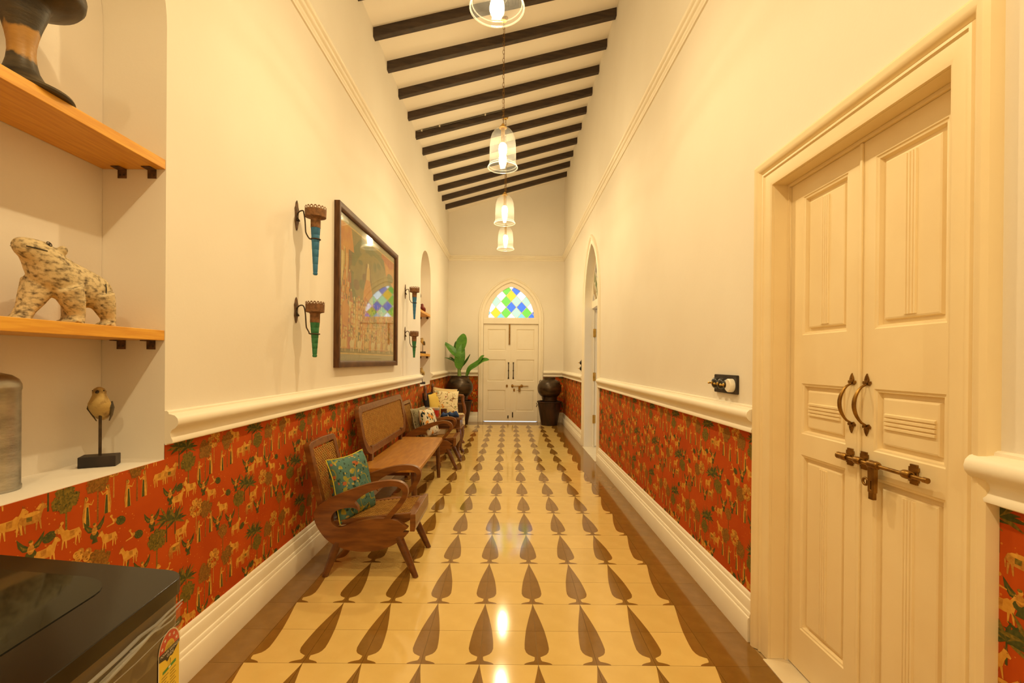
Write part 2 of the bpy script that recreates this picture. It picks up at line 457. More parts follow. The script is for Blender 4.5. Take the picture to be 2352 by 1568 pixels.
# ---- floor with cypress tiles
mb = MB(); mb.box((XL - 0.3, YF - 0.3, -0.08), (XR + 0.6, YB + 0.3, -0.004))
floor = tag(mb.build('floor', GROUT, smooth=0), 'polished cement tile floor with rows of brown cypress trees on cream', kind='structure')
TREE = [(0, .060), (.006, .058), (.012, .050), (.018, .036), (.024, .018), (.034, .0135), (.052, .0125), (.060, .026), (.070, .040), (.085, .049), (.11, .0545),
        (.15, .0535), (.19, .0505), (.25, .0445), (.30, .037), (.35, .0285), (.40, .019), (.45, .009), (.499, .0008)]
X0 = 0.008 - 0.125 - 1.0               # seam of the outermost tree column
def halfw(t):
    for (a, wa), (b, wb) in zip(TREE, TREE[1:]):
        if a <= t <= b: return wa + (wb - wa) * (t - a) / (b - a)
    return 0.0008
def tile_mb(half, ox=0, oy=0, mb=None):
    mb = mb or MB(); g = 0.0007; W = 0.25
    t0, t1 = (0, .25) if half == 0 else (.25, .5)
    ts = [t0] + [t for t, _ in TREE if t0 < t < t1] + [t1]
    vs = []; fs = []
    for t in ts:
        h = halfw(t); y = min(max(t - t0, g), W - g)
        vs += [(ox + g, oy + y, 0), (ox + max(h, g + 1e-4), oy + y, 0), (ox + W - max(h, g + 1e-4), oy + y, 0), (ox + W - g, oy + y, 0)]
    n = len(ts)
    for i in range(n - 1):
        a = 4 * i; b = a + 4
        mb_f = [(a, a + 1, b + 1, b), (a + 1, a + 2, b + 2, b + 1), (a + 2, a + 3, b + 3, b + 2)]
        fs.append(mb_f)
    o = len(mb.v); mb.v.extend(Vector(v) for v in vs)
    for tri in fs:
        for f, mi in zip(tri, (1, 0, 1)):
            mb.f.append([o + i for i in f]); mb.m.append(mi)
    q = [(ox + g, oy + g), (ox + W - g, oy + g), (ox + W - g, oy + W - g), (ox + g, oy + W - g)]
    for (a, b), (c, d) in zip(q, q[1:] + q[:1]):
        mb.poly([(a, b, -0.004), (c, d, -0.004), (c, d, 0), (a, b, 0)], 1)
    return mb
def slab_mb(x0, y0, x1, y1, mb=None):
    mb = mb or MB(); g = 0.0007
    return mb.box((x0 + g, y0 + g, -0.004), (x1 - g, y1 - g, 0), 0)
protos = {}
def tile_obj(key, maker, mats, name, x, y):
    if key not in protos:
        o = maker().build(name, mats, floor, smooth=0, weld=False); protos[key] = o
    else:
        o = protos[key].copy(); COL.objects.link(o)
    o.location = (x, y, 0)
BL, BR = XL + 0.03, XR - 0.03
XE = X0 + 2.0
far = MB()
for r in range(-14, 34):
    y = 1.5 + 0.25 * r
    half = r % 2                        # rows of feet start on every half metre
    if y >= 9.49: break
    near = 1.0 <= y < 6.2
    for c in range(8):
        x = X0 + 0.25 * c
        if near: tile_obj(('t', half), lambda: tile_mb(half), [CREAM, BROWN], 'floor_tile', x, y)
        elif y > 6: tile_mb(half, x, y, far)
        elif y > -2.6: tile_mb(half, x, y, far)
    if near:
        tile_obj('bl', lambda: slab_mb(0, 0, X0 - BL, 0.25), [BROWN], 'border_tile', BL, y)
        tile_obj('br', lambda: slab_mb(0, 0, BR - XE, 0.25), [BROWN], 'border_tile', XE, y)
    else:
        o_ = len(far.f); slab_mb(BL, y, X0, y + 0.25, far); slab_mb(XE, y, BR, y + 0.25, far)
        for i in range(o_, len(far.f)): far.m[i] = 1
for c in range(8):
    o_ = len(far.f); slab_mb(X0 + .25 * c, 9.5, X0 + .25 * c + .25, 10.0, far)
    for i in range(o_, len(far.f)): far.m[i] = 1
o_ = len(far.f); slab_mb(BL, 9.5, X0, 10.0, far); slab_mb(XE, 9.5, BR, 10.0, far); slab_mb(DBC - DBA, 10.0, DBC + DBA, 10.25, far)
for i in range(o_, len(far.f)): far.m[i] = 1
tag(far.build('distant_tile', [CREAM, BROWN], floor, smooth=0, weld=False), kind='stuff')
MB().box((BR - 0.004, D1[0] + 0.001, -0.004), (XR + TW, D1[1] - 0.001, 0.004)).build('threshold', STONE, floor, smooth=0, bevel=0.002)
MB().box((BR - 0.004, D2C - D2A + 0.001, -0.004), (XR + TW, D2C + D2A - 0.001, 0.004)).build('threshold', STONE, floor, smooth=0, bevel=0.002)

# ---- wallpaper on the dado: ground plus printed figures
def ell(cx, cy_, rx, ry, n=12, rot=0.0):
    return [(cx + rx * cos(2 * pi * k / n) * cos(rot) - ry * sin(2 * pi * k / n) * sin(rot),
             cy_ + rx * cos(2 * pi * k / n) * sin(rot) + ry * sin(2 * pi * k / n) * cos(rot)) for k in range(n)]
def leafp(x0, y0, x1, y1, wd, bend=0.0):
    dx, dy = x1 - x0, y1 - y0; L = sqrt(dx * dx + dy * dy); nx, ny = -dy / L, dx / L
    a = []; b = []
    for t in (0.0, 0.3, 0.65, 1.0):
        k = bend * t * t; ww = wd * (1 - abs(t - 0.45) ** 1.6 * 2.6) if 0 < t < 1 else wd * 0.12
        px, py = x0 + dx * t + nx * k, y0 + dy * t + ny * k
        a.append((px + nx * ww, py + ny * ww)); b.append((px - nx * ww, py - ny * ww))
    return a + b[::-1]
OC, TN, OL, GR, BN, DT = 1, 2, 3, 4, 5, 6
def m_cow(s=1, c=OC):
    body = [(-.031, .006), (-.027, .013), (-.014, .0125), (.004, .013), (.013, .019), (.019, .017), (.025, .026), (.029, .035), (.036, .033), (.046, .022), (.044, .0175), (.036, .018), (.031, .007), (.028, -.006), (.024, -.013), (.006, -.015), (-.020, -.012), (-.030, -.005)]
    P = [(c, body), (BN, [(.030, .034), (.029, .044), (.033, .035)]), (BN, [(.034, .034), (.037, .043), (.036, .033)]), (BN, ell(.037, .028, .0012, .0012, 5))]
    for x, dx in ((-.026, -.002), (-.018, .003), (.016, -.002), (.024, .004)): P.append((c, [(x - .0032, -.009), (x + .0036, -.009), (x + .0018 + dx, -.036), (x - .0014 + dx, -.036)]))
    P.append((c, [(-.029, .009), (-.035, -.004), (-.033, -.022), (-.031, -.022), (-.031, -.004)])); P.append((TN if c == OC else OL, [(-.012, .010), (.004, .011), (.002, -.006), (-.012, -.006)]))
    return [(q, [(x * s, y * abs(s)) for x, y in p]) for q, p in P]
def m_bull():
    return m_cow(1.0, TN) + [(OC, ell(.0, .012, .026, .006, 8)), (OC, [(x * .8 + .012, y * .8 + .022) for x, y in [(.0, 0), (.016, .016), (.024, .012), (.012, -.004)]])]
def m_palm(h=.085):
    P = [(GR, [(-.003, -h), (.003, -h), (.002, 0), (-.002, 0)])]
    for k in range(11):
        a = pi * (k / 10) * 1.15 - .075 * pi
        L = .058 + .010 * sin(k * 2.3)
        P.append((GR if k % 3 else OL, leafp(0, 0, L * cos(a), L * sin(a) * .95,   .0062, -.010 * (1 if cos(a) > 0 else -1))))
    return P
def m_tree(crown, speck, r=.042, h=.11, seed=1):
    R = random.Random(seed)
    P = [(crown, [(-.0035, -h), (.0035, -h), (.002, 0), (-.002, 0)]), (crown, [(-.002, -.03), (-r * .6, .0), (-r * .55, .003), (.001, -.024)]), (crown, [(.002, -.03), (r * .6, .0), (r * .55, .003), (-.001, -.024)])]
    for k in range(13):
        a = 2 * pi * k / 9 + R.random() * .5; q = (.72 if k < 9 else .35) * r * (.85 + .3 * R.random()); e = r * (.26 + .16 * R.random())
        n = 11; cx, cy_ = q * cos(a), q * .80 * sin(a) + .004
        P.append((crown, [(cx + e * (1 if t % 2 else .80) * cos(2 * pi * t / n), cy_ + e * (1 if t % 2 else .80) * sin(2 * pi * t / n)) for t in range(n)]))
    P.append((crown, ell(0, .004, r * .5, r * .42, 10)))
    for k in range(60):
        a = R.random() * 6.28; q = r * 1.0 * sqrt(R.random()); t = R.random() * 3.1; e = .0024 + .0012 * R.random()
        x, y = q * cos(a), q * .84 * sin(a) + .004
        P.append((speck, [(x - e * cos(t), y - e * sin(t)), (x + e * .4 * sin(t), y - e * .4 * cos(t)), (x + e * cos(t), y + e * sin(t)), (x - e * .4 * sin(t), y + e * .4 * cos(t))]))
    return P
def m_blossom(seed=1):
    R = random.Random(seed); P = [(TN, [(-.003, -.11), (.003, -.11), (.002, 0), (-.002, 0)])]
    for k in range(14):
        a = 2 * pi * k / 9 + R.random() * .4; q = .030 if k < 9 else .016
        x, y = q * cos(a) * 1.05, q * sin(a)
        P.append((TN if k % 3 else OC, ell(x, y, .0125, .0115, 9)))
        P.append((BN, ell(x + .002, y - .004, .004, .003, 6)))
        P.append((OC if k % 3 else TN, ell(x - .002, y + .004, .0045, .003, 6)))
    return P
def m_woman(s=1):
    P = [(OC, [(-.012, -.052), (.013, -.052), (.009, .0), (.006, .022), (-.006, .022), (-.008, 0)]),
         (GR, [(s * -.002, -.052), (s * .011, -.052), (s * .006, .008), (s * .0, .008)]),
         (OC, ell(0, .032, .0065, .008, 9)), (OL, ell(-s * .003, .034, .0055, .0075, 8)),
         (OC, [(0, .018), (s * .018, .010), (s * .026, .024), (s * .024, .027), (s * .017, .015), (0, .023)]),
         (TN, [(-s * .006, .040), (-s * .015, -.02), (-s * .013, -.045), (-s * .006, -.01), (-s * .001, .036)])]
    return P
def m_angel():
    P = []
    for s in (-1, 1):
        P += [(GR, [(s * .004, .004), (s * .020, .016), (s * .038, .036), (s * .034, .012), (s * .022, -.004), (s * .006, -.008)]),
              (OL, [(s * .006, .0), (s * .02, .008), (s * .03, .018), (s * .022, .0)])]
    P += [(GR, ell(0, -.018, .016, .012, 10)), (TN, ell(0, -.004, .010, .014, 10)), (OC, ell(.001, .014, .006, .007, 8)), (OL, ell(-.001, .018, .006, .004, 7)),
          (OC, [(-.014, -.006), (.004, -.012), (.014, -.004), (.004, -.006)]), (GR, [(-.004, -.026), (.008, -.026), (.012, -.042), (-.010, -.042)])]
    return P
def m_peacock(s=1):
    P = [(GR, ell(s * -.016, -.004, .021, .015, 10, .3 * s)), (TN, ell(s * .008, .004, .009, .007, 8)), (OC, [(s * .008, .004), (s * .020, .020), (s * .024, .019), (s * .014, .0)]),
         (OC, ell(s * .022, .022, .006, .005, 7)), (OC, [(s * .01, .0), (s * .04, -.006), (s * .04, -.009), (s * .01, -.006)])]
    for k in range(8): P.append((OL, ell(s * (-.016 + .014 * cos(k * .8)), -.004 + .009 * sin(k * .8), .0018, .0018, 5)))
    return P
CELL = 0.53
LAYOUT = [(.27, .935, m_palm()), (.315, .925, m_palm(.06)), (.325, .865, m_tree(OL, GR, .044, .09, 3)), (.432, .895, m_tree(BN, OL, .046, .13, 4)),
          (.392, .815, m_woman(1)), (.468, .835, m_woman(-1)), (.492, .935, m_blossom(2)), (.170, .845, m_cow(1)), (.222, .845, m_bull()), (.222, .765, m_angel()),
          (.290, .780, m_peacock(1)), (.262, .735, m_cow(1)), (.340, .760, m_cow(-1)), (.060, .905, m_tree(BN, OL, .044, .12, 5)), (.020, .830, m_woman(1)), (.092, .845, m_woman(-1)),
          (.122, .925, m_cow(-1)), (.13, .695, m_angel()), (.505, .745, m_peacock(-1)), (.420, .745, m_angel()), (.475, .700, m_cow(-.9)),
          (.205, .670, m_palm()), (.250, .655, m_palm(.055)), (.155, .610, m_tree(OL, GR, .046, .10, 6)), (.375, .665, m_blossom(7)), (.435, .640, m_tree(BN, OL, .044, .12, 8)),
          (.392, .565, m_woman(1)), (.470, .580, m_woman(-1)), (.285, .600, m_cow(1)), (.250, .545, m_bull()), (.052, .670, m_peacock(-1)), (.030, .610, m_cow(-1)),
          (.085, .540, m_angel()), (.325, .530, m_angel()), (.520, .560, m_angel()), (.13, .485, m_cow(1)), (.20, .475, m_peacock(1)), (.03, .50, m_tree(BN, TN, .036, .09, 9))]
RD = random.Random(11)
DOTS = [(RD.random() * CELL, .43 + RD.random() * CELL, .0015 + .0020 * RD.random() ** 2) for _ in range(230)]
def clip(pts, ax, v, keep):
    out = []
    for i in range(len(pts)):
        p, q = pts[i - 1], pts[i]
        ip, iq = (p[ax] - v) * keep >= 0, (q[ax] - v) * keep >= 0
        if ip != iq:
            t = (v - p[ax]) / (q[ax] - p[ax]); out.append((p[0] + (q[0] - p[0]) * t, p[1] + (q[1] - p[1]) * t))
        if iq: out.append(q)
    return out
def wallpaper(wall, fn, runs, phase, flip=1, dots_to=99):
    g = MB(); pr = MB()
    for (a, b, zlo, zhi) in runs:
        g.prism([rect(a, zlo, b, zhi)], fn, -0.001, 0.0015)
        for ci in range(int((a - phase) // CELL) - 1, int((b - phase) // CELL) + 2):
            for ri in (0, 1):
                base_u = phase + CELL * ci; dz = -CELL * ri
                items = [(x, z, m) for x, z, m in LAYOUT]
                for ii, (x, z, m) in enumerate(items):
                    cx, cz = base_u + x, z + dz
                    if cx < a - .06 or cx > b + .06 or cz < zlo - .15 or cz > zhi + .06: continue
                    for li, (mi, p) in enumerate(m):
                        q = [(cx + px * flip, cz + pz) for px, pz in p]
                        for ax, v, k in ((0, a, 1), (0, b, -1), (1, zlo, 1), (1, zhi, -1)):
                            if q: q = clip(q, ax, v, k)
                        if len(q) > 2: pr.poly([fn(u, v, 0.0017 + 0.00003 * li + 0.0000073 * ii) for u, v in q], mi)
                for x, z, r in DOTS:
                    cx, cz = base_u + x, z + dz
                    if a + .004 < cx < b - .004 and zlo + .004 < cz < zhi - .004 and cx < dots_to:
                        pr.poly([fn(u, v, 0.00165) for u, v in ell(cx, cz, r, r, 6)], 6)
    g.build('wallpaper', PAPER, wall, smooth=0)
    o = pr.build('wallpaper_print', [PAPER, P_OCHRE, P_TAN, P_OLIVE, P_GREEN, P_BROWN, P_DOT], wall, smooth=0, weld=False, fixn=False)
    tag(o, kind='stuff')
PT = 0.962
wallpaper(wall_left, onX(XL, 1), [(0.2, N1[0], .2, PT), (N1[0], N1[1], .2, NS - 0.002), (N1[1], N2[0], .2, PT), (N2[0], N2[1], .2, NS - 0.002), (N2[1], YB, .2, PT)], 1.597 - CELL)
wallpaper(wall_right, onX(XR, -1), [(0.5, 1.137, .2, PT), (2.17, D2C - .64, .2, PT), (D2C + .64, YB, .2, PT)], 0.83 - CELL, -1)
wallpaper(wall_back, onY(YB, -1), [(XL, DBC - .68, .2, PT), (DBC + .68, XR, .2, PT)], -1.3)

# ================================================================== DOORS
ARCH = [(0, 0), (0, 0.012), (0.010, 0.016), (0.052, 0.016), (0.056, 0.022), (0.064, 0.022), (0.070, 0.014), (0.078, 0.026), (0.090, 0.034), (0.104, 0.036), (0.116, 0.028), (0.122, 0.010), (0.122, 0)]
def scaled(prof, k): return [(o * k, d) for o, d in prof]

def panel_field(mb, fn, a0, b0, a1, b1, dep, reeds=None):
    """raised panel in a recess; fn(a,b,d) d=0 at the leaf face, negative inward"""
    def ring(q0, d0, q1, d1):
        A = [(a0 + q0, b0 + q0), (a1 - q0, b0 + q0), (a1 - q0, b1 - q0), (a0 + q0, b1 - q0)]
        B = [(a0 + q1, b0 + q1), (a1 - q1, b0 + q1), (a1 - q1, b1 - q1), (a0 + q1, b1 - q1)]
        for i in range(4):
            j = (i + 1) % 4
            mb.poly([fn(*A[i], d0), fn(*A[j], d0), fn(*B[j], d1), fn(*B[i], d1)])
    steps = [(0, 0), (0.004, -0.004), (0.010, -0.005), (0.014, -dep), (0.026, -dep), (0.029, -dep + 0.010), (0.034, -dep + 0.0115)]
    for (q0, d0), (q1, d1) in zip(steps, steps[1:]): ring(q0, d0, q1, d1)
    q, d = steps[-1]
    mb.poly([fn(a0 + q, b0 + q, d), fn(a1 - q, b0 + q, d), fn(a1 - q, b1 - q, d), fn(a0 + q, b1 - q, d)])
    if reeds:
        if reeds == 'v':
            c = (a0 + a1) / 2
            for k in range(4):
                u = c + (k - 1.5) * 0.0115
                mb.prism([[(u - .005, d), (u - .003, d + .005), (u + .003, d + .005), (u + .005, d)]], lambda x, dd, y: fn(x, y, dd), b0 + q + .004, b1 - q - .004)
        else:
            c = (b0 + b1) / 2
            for k in range(4):
                u = c + (k - 1.5) * 0.0135
                mb.prism([[(u - .006, d), (u - .0035, d + .006), (u + .0035, d + .006), (u + .006, d)]], lambda x, dd, y: fn(y, x, dd), a0 + q + .004, a1 - q - .004)

def door_leaf(parent, fn, a0, a1, z0, z1, pans, m, th=0.04, reeds=None, backfn=True):
    """a leaf: slab of stiles and rails with separate raised panels; returns the leaf"""
    mb = MB()
    holes = [rect(p[0], p[1], p[2], p[3]) for p in pans]
    mb.prism([rect(a0, z0, a1, z1)] + holes, fn, 0, -0.012)
    mb.prism([rect(a0, z0, a1, z1)], fn, -0.012 - 0.010, -th)
    leaf = mb.build('door_leaf', m, parent, smooth=0)
    for i, p in enumerate(pans):
        pm = MB(); panel_field(pm, fn, p[0], p[1], p[2], p[3], 0.020, None if not reeds else reeds[i])
        pm.build('panel', m, leaf, smooth=0)
    return leaf

def fleur(mb, fn, c, z, s, up):
    """pierced trefoil plate of a pull handle"""
    h = 1 if up else -1
    mb.prism([[(c - .006 * s, z), (c - .006 * s, z + h * .012 * s), (c - .004 * s, z + h * .022 * s), (c, z + h * .036 * s), (c + .004 * s, z + h * .022 * s), (c + .006 * s, z + h * .012 * s), (c + .006 * s, z)]], fn, 0, 0.004)
    for q in (-1, 1):                    # pointed side leaves and a long pierced centre leaf
        mb.prism([[(c, z - h * .002 * s), (c + q * .010 * s, z - h * .005 * s), (c + q * .019 * s, z + h * .003 * s), (c + q * .017 * s, z + h * .010 * s), (c + q * .009 * s, z + h * .009 * s), (c, z + h * .006 * s)]], fn, 0, 0.004)
    mb.prism([[(c - .006 * s, z + h * .004 * s), (c - .0095 * s, z + h * .014 * s), (c - .006 * s, z + h * .024 * s), (c, z + h * .034 * s), (c + .006 * s, z + h * .024 * s), (c + .0095 * s, z + h * .014 * s), (c + .006 * s, z + h * .004 * s)], ell(c, z + h * .016 * s, .0028 * s, .0028 * s, 8)], fn, 0.0005, 0.0052)

def pull_handle(parent, fn, c, z0, z1, m, reach=0.042, s=1.0):
    mb = MB()
    fleur(mb, fn, c, z1, s, True); fleur(mb, fn, c, z0, s, False)
    pts = []
    for k in range(15):
        t = k / 14; pts.append(fn(c, z0 + (z1 - z0) * (t + .06 * sin(2 * pi * t) * 0), 0.004 + reach * min(1, sin(pi * t) ** 0.6 * 1.0)))
    mb.tube(pts, [0.0035 + 0.0032 * sin(pi * k / 14) for k in range(15)], 8)
    return mb.build('handle', m, parent, smooth=50)

# ---- door 1: panelled double door in the right wall, brass fittings
door1 = setting('door_1', 'cream panelled double door with brass pulls and sliding bolt', (XR, 1.635, 0))
mb = MB()
mb.sweep([(D1[1], 0), (D1[1], D1[2]), (D1[0], D1[2]), (D1[0], 0)], [(-o, d) for o, d in scaled(ARCH, 1.0)], onX(XR, -1))
f1 = mb.build('frame', DOORP, door1, smooth=35)
mb = MB(); e = 0.0015
mb.box((XR - 0.001, D1[0], 0.004), (XR + TW, D1[0] + e, D1[2])); mb.box((XR - 0.001, D1[1] - e, 0.004), (XR + TW, D1[1], D1[2])); mb.box((XR - 0.001, D1[0] + e, D1[2] - e), (XR + TW, D1[1] - e, D1[2]))
mb.build('jamb_lining', DOORP, door1, smooth=0)
XD = 1.2125
fnD = onX(XD, -1)
mb = MB()
mb.box((XD - 0.012, D1[0], 0.004), (XD + 0.06, D1[0] + 0.012, D1[2])); mb.box((XD - 0.012, D1[1] - 0.012, 0.004), (XD + 0.06, D1[1], D1[2]))
mb.box((XD - 0.012, D1[0] + 0.012, D1[2] - 0.014), (XD + 0.06, D1[1] - 0.012, D1[2]))
mb.build('door_stop', DOORP, door1, smooth=0, bevel=0.002)
rows = [(0.186, 0.910), (0.996, 1.204), (1.403, 1.974)]
lf = door_leaf(door1, fnD, 1.634, 2.037, 0.012, D1[2] - 0.015, [(1.700, a, 1.958, b) for a, b in rows], DOORP, reeds=['v', 'h', 'v'])
ln = door_leaf(door1, fnD, 1.233, 1.6325, 0.012, D1[2] - 0.015, [(1.310, a, 1.570, b) for a, b in rows], DOORP, reeds=['v', 'h', 'v'])
MB().box((XD - 0.008, 1.622, 0.014), (XD, 1.633, D1[2] - 0.016)).build('astragal', DOORP, ln, smooth=0, bevel=0.002)
pull_handle(lf, fnD, 1.668, 1.078, 1.218, BRASS)
pull_handle(ln, fnD, 1.598, 1.078, 1.218, BRASS)
ZB = 0.958
mb = MB()
RB = 0.024                              # bolt's distance off the leaf
mb.tube([fnD(1.690, ZB, RB), fnD(1.345, ZB - .002, RB)], 0.0065, 10)
mb.tube([fnD(1.352, ZB - .002, RB), fnD(1.338, ZB - .002, RB)], 0.0085, 10)
mb.tube([fnD(1.703, ZB, RB), fnD(1.676, ZB, RB)], 0.0125, 12)
bolt = mb.build('sliding_bolt', BRASS, ln, smooth=50)
for yy in (1.672, 1.606, 1.408):
    mb = MB()
    mb.prism([[(yy - .012, ZB - .030), (yy - .012, ZB - .022), (yy - .017, ZB - .022), (yy - .017, ZB - .010), (yy - .013, ZB - .008), (yy - .013, ZB + .008), (yy - .017, ZB + .010), (yy - .017, ZB + .022), (yy - .012, ZB + .022), (yy - .012, ZB + .030),
                (yy + .012, ZB + .030), (yy + .012, ZB + .022), (yy + .017, ZB + .022), (yy + .017, ZB + .010), (yy + .013, ZB + .008), (yy + .013, ZB - .008), (yy + .017, ZB - .010), (yy + .017, ZB - .022), (yy + .012, ZB - .022), (yy + .012, ZB - .030)]], fnD, 0, 0.006)
    mb.lathe([(0.007, -.015), (0.011, -.015), (0.013, -.010), (0.0135, 0), (0.013, .010), (0.011, .015), (0.007, .015)], n=14, M=Matrix.Translation(fnD(yy, ZB, RB)) @ Matrix.Rotation(pi / 2, 4, 'X'))
    mb.box((XD - 0.02, yy - .006, ZB - .007), (XD - 0.005, yy + .006, ZB + .007))
    mb.build('bolt_bracket', BRASS, lf if yy > 1.634 else ln, smooth=40)
mb = MB()                               # hasp that drops from the bolt
mb.lathe([(0.0065, -.022), (0.012, -.020), (0.014, -.010), (0.0125, 0), (0.014, .010), (0.012, .020), (0.0065, .022)], n=14, M=Matrix.Translation(fnD(1.538, ZB, RB)) @ Matrix.Rotation(pi / 2, 4, 'X'))
hp = [(1.538 - .015, ZB - .008), (1.538 + .015, ZB - .008), (1.538 + .013, ZB - .09), (1.538 + .010, ZB - .09), (1.538 + .010, ZB - .113), (1.538 - .010, ZB - .113), (1.538 - .010, ZB - .09), (1.538 - .013, ZB - .09)]
slot = [(1.538 - .003, ZB - .082), (1.538 - .003, ZB - .052), (1.538 + .003, ZB - .052), (1.538 + .003, ZB - .082)]
mb.prism([hp, slot], fnD, RB - .004, RB + .009)
mb.build('hasp', BRASS, ln, smooth=40, bevel=0.0012)
mb = MB()
mb.tube([fnD(1.572 + .011 * cos(2 * pi * k / 16), ZB - .062 + .011 * sin(2 * pi * k / 16), RB) for k in range(16)], 0.0042, 8, closed=True)
mb.box((XD - 0.03, 1.553, ZB - .069), (XD - 0.02, 1.562, ZB - .055))
mb.build('staple', BRASS, ln, smooth=50)

# ---- fanlights: diamond panes clipped to the pointed arch
def clip_convex(subj, win):
    out = subj
    n = len(win)
    area = sum(win[i - 1][0] * win[i][1] - win[i][0] * win[i - 1][1] for i in range(n))
    sg = 1 if area > 0 else -1
    for i in range(n):
        a, b = win[i - 1], win[i]
        side = lambda p: sg * ((b[0] - a[0]) * (p[1] - a[1]) - (b[1] - a[1]) * (p[0] - a[0]))
        res = []
        for j in range(len(out)):
            p, q = out[j - 1], out[j]; sp, sq = side(p), side(q)
            if (sp >= 0) != (sq >= 0):
                t = sp / (sp - sq); res.append((p[0] + (q[0] - p[0]) * t, p[1] + (q[1] - p[1]) * t))
            if sq >= 0: res.append(q)
        out = res
        if len(out) < 3: return []
    return out
PANES = {k: glass_mat('pane_' + k, c, 0.10, rough=0.4) for k, c in dict(blue=(.14, .32, .66), green=(.32, .62, .16), mint=(.58, .80, .54), yellow=(.86, .62, .10), clear=(.86, .92, .92), teal=(.36, .62, .64)).items()}
def fanlight(parent, fn, fn_bar, c, a, zs, za, hw, hh, zc, colour, frame_outer, mframe, mbar):
    win = gothic(c, a, zs, za)
    fr = MB(); fr.prism([frame_outer, win], fn, -0.02, 0.03)
    frame = fr.build('fanlight_frame', mframe, parent, smooth=0)
    bars = MB()
    for i in range(-8, 9):
        for j in range(-8, 9):
            if (i + j) % 2: continue
            cx, cz = c + i * hw, zc + j * hh
            k = 0.94
            d = clip_convex([(cx - hw * k, cz), (cx, cz - hh * k), (cx + hw * k, cz), (cx, cz + hh * k)], win)
            if len(d) < 3: continue
            o = MB().prism([d], fn, 0.000, 0.004).build('pane', PANES[colour(i, j)], frame, smooth=0)
    # bars of the lattice, each clipped to the arch
    for sgn in (-1, 1):
        for k in range(-12, 13):
            off = (2 * k + 1) * hh
            wv = 0.007
            q = [(c - 2.0, zc + off - sgn * 2.0 * hh / hw - wv), (c + 2.0, zc + off + sgn * 2.0 * hh / hw - wv), (c + 2.0, zc + off + sgn * 2.0 * hh / hw + wv), (c - 2.0, zc + off - sgn * 2.0 * hh / hw + wv)]
            d = clip_convex(q, win)
            if len(d) >= 3: MB().prism([d], fn, 0.0045 + .0003 * sgn, 0.014 + .0003 * sgn).build('lattice_bar', mbar, frame, smooth=0)
    return frame

# ---- door 2: open arched doorway in the right wall
door2 = setting('door_2', 'arched doorway standing open in the door wall', (XR, D2C, 0))
FRM2 = [(-o, d) for o, d in scaled(ARCH, 0.98)]
mb = MB(); mb.sweep(gothic(D2C, D2A, D2S, D2T, z0=0), FRM2, onX(XR, -1)); mb.build('frame', TRIM, door2, smooth=35)
fn2 = onX(1.272, -1)
mb = MB(); mb.box((1.24, D2C - D2A + .001, 2.085), (1.31, D2C + D2A - .001, 2.165)); mb.build('transom', TRIM, door2, smooth=0, bevel=0.004)
cols2 = {0: 'clear', 1: 'green', 2: 'yellow', 3: 'blue', 4: 'mint'}
fo = [(y, z) for y, z in gothic(D2C, D2A, D2S, D2T) if z >= D2S - 1e-6]
fanlight(door2, fn2, fn2, D2C, D2A - .05, 2.19, D2T - .075, 0.095, 0.112, 2.30, lambda i, j: cols2[(i * 3 + j * 2) % 5], fo, TRIM, TRIM)
for s in (1, -1):
    yh = D2C + s * (D2A - 0.018)
    fnL = (lambda yy, ss: (lambda a, b, d: (1.288 + a, yy - ss * (0.0 + 0) - ss * d * 1.0, b)))(yh, s)
    lf2 = door_leaf(door2, fnL, 0.004, 0.50, 0.014, 2.075, [(0.09, a, 0.41, b) for a, b in ((.2, .66), (.83, 1.3), (1.5, 1.95))], TRIM)
    mb = MB(); mb.box((1.262, yh + s * 0.0175 - (0.012 if s > 0 else 0), 0.004), (1.286, yh + s * 0.0175 + (0 if s > 0 else 0.012), 2.08)); mb.build('jamb_rebate', TRIM, door2, smooth=0)
    for zz in (0.42, 1.06, 1.72):
        mb = MB()
        fnH = (lambda yy, ss: (lambda a, b, d: (a, yy - ss * d, b)))(yh, s)
        mb.box((1.262, yh - .003 - (0 if s > 0 else .0), zz - .062), (1.281, yh + .003, zz + .062))
        mb.box((1.2865, yh - .003, zz - .062), (1.306, yh + .003, zz + .062))
        mb.tube([(1.284, yh - s * .004, zz - .064), (1.284, yh - s * .004, zz + .064)], 0.006, 8)
        for q in (-.04, .0, .04): mb.lathe([(.003, 0), (.002, .0012), (0, .0015)], n=8, M=Matrix.Translation((1.272, yh - s * .003, zz + q)) @ Matrix.Rotation(s * pi / 2, 4, 'X'))
        mb.build('hinge', BRASSB, door2, smooth=40)

# ---- end door: closed double door under a stained glass fanlight
door3 = setting('door_3', 'cream six panel double door under a stained glass arch', (DBC, YB, 0))
mb = MB(); mb.sweep(gothic(DBC, DBA, DBS, DBT, z0=0), [(-o, d) for o, d in scaled(ARCH, 0.85)], onY(YB, -1)); mb.build('frame', TRIM, door3, smooth=35)
fn3 = onY(YB + 0.06, -1)
mb = MB(); mb.box((DBC - DBA, YB + .02, 2.075), (DBC + DBA, YB + .11, 2.192)); mb.build('transom', TRIM, door3, smooth=0, bevel=0.006)
GRID = {(0, 0): 'yellow', (-1, 1): 'green', (1, 1): 'blue', (0, 2): 'clear', (-2, 0): 'clear', (2, 0): 'clear', (-1, -1): 'green', (1, -1): 'mint', (-3, -1): 'mint', (3, -1): 'mint',
        (-2, -2): 'clear', (0, -2): 'blue', (2, -2): 'blue', (-4, -2): 'clear', (4, -2): 'clear', (-3, -3): 'yellow', (-1, -3): 'green', (1, -3): 'mint', (3, -3): 'green', (-5, -3): 'teal', (5, -3): 'blue',
        (-4, -4): 'clear', (-2, -4): 'teal', (0, -4): 'clear', (2, -4): 'teal', (4, -4): 'blue'}
fo = [(x, z) for x, z in gothic(DBC, DBA, DBS, DBT)]
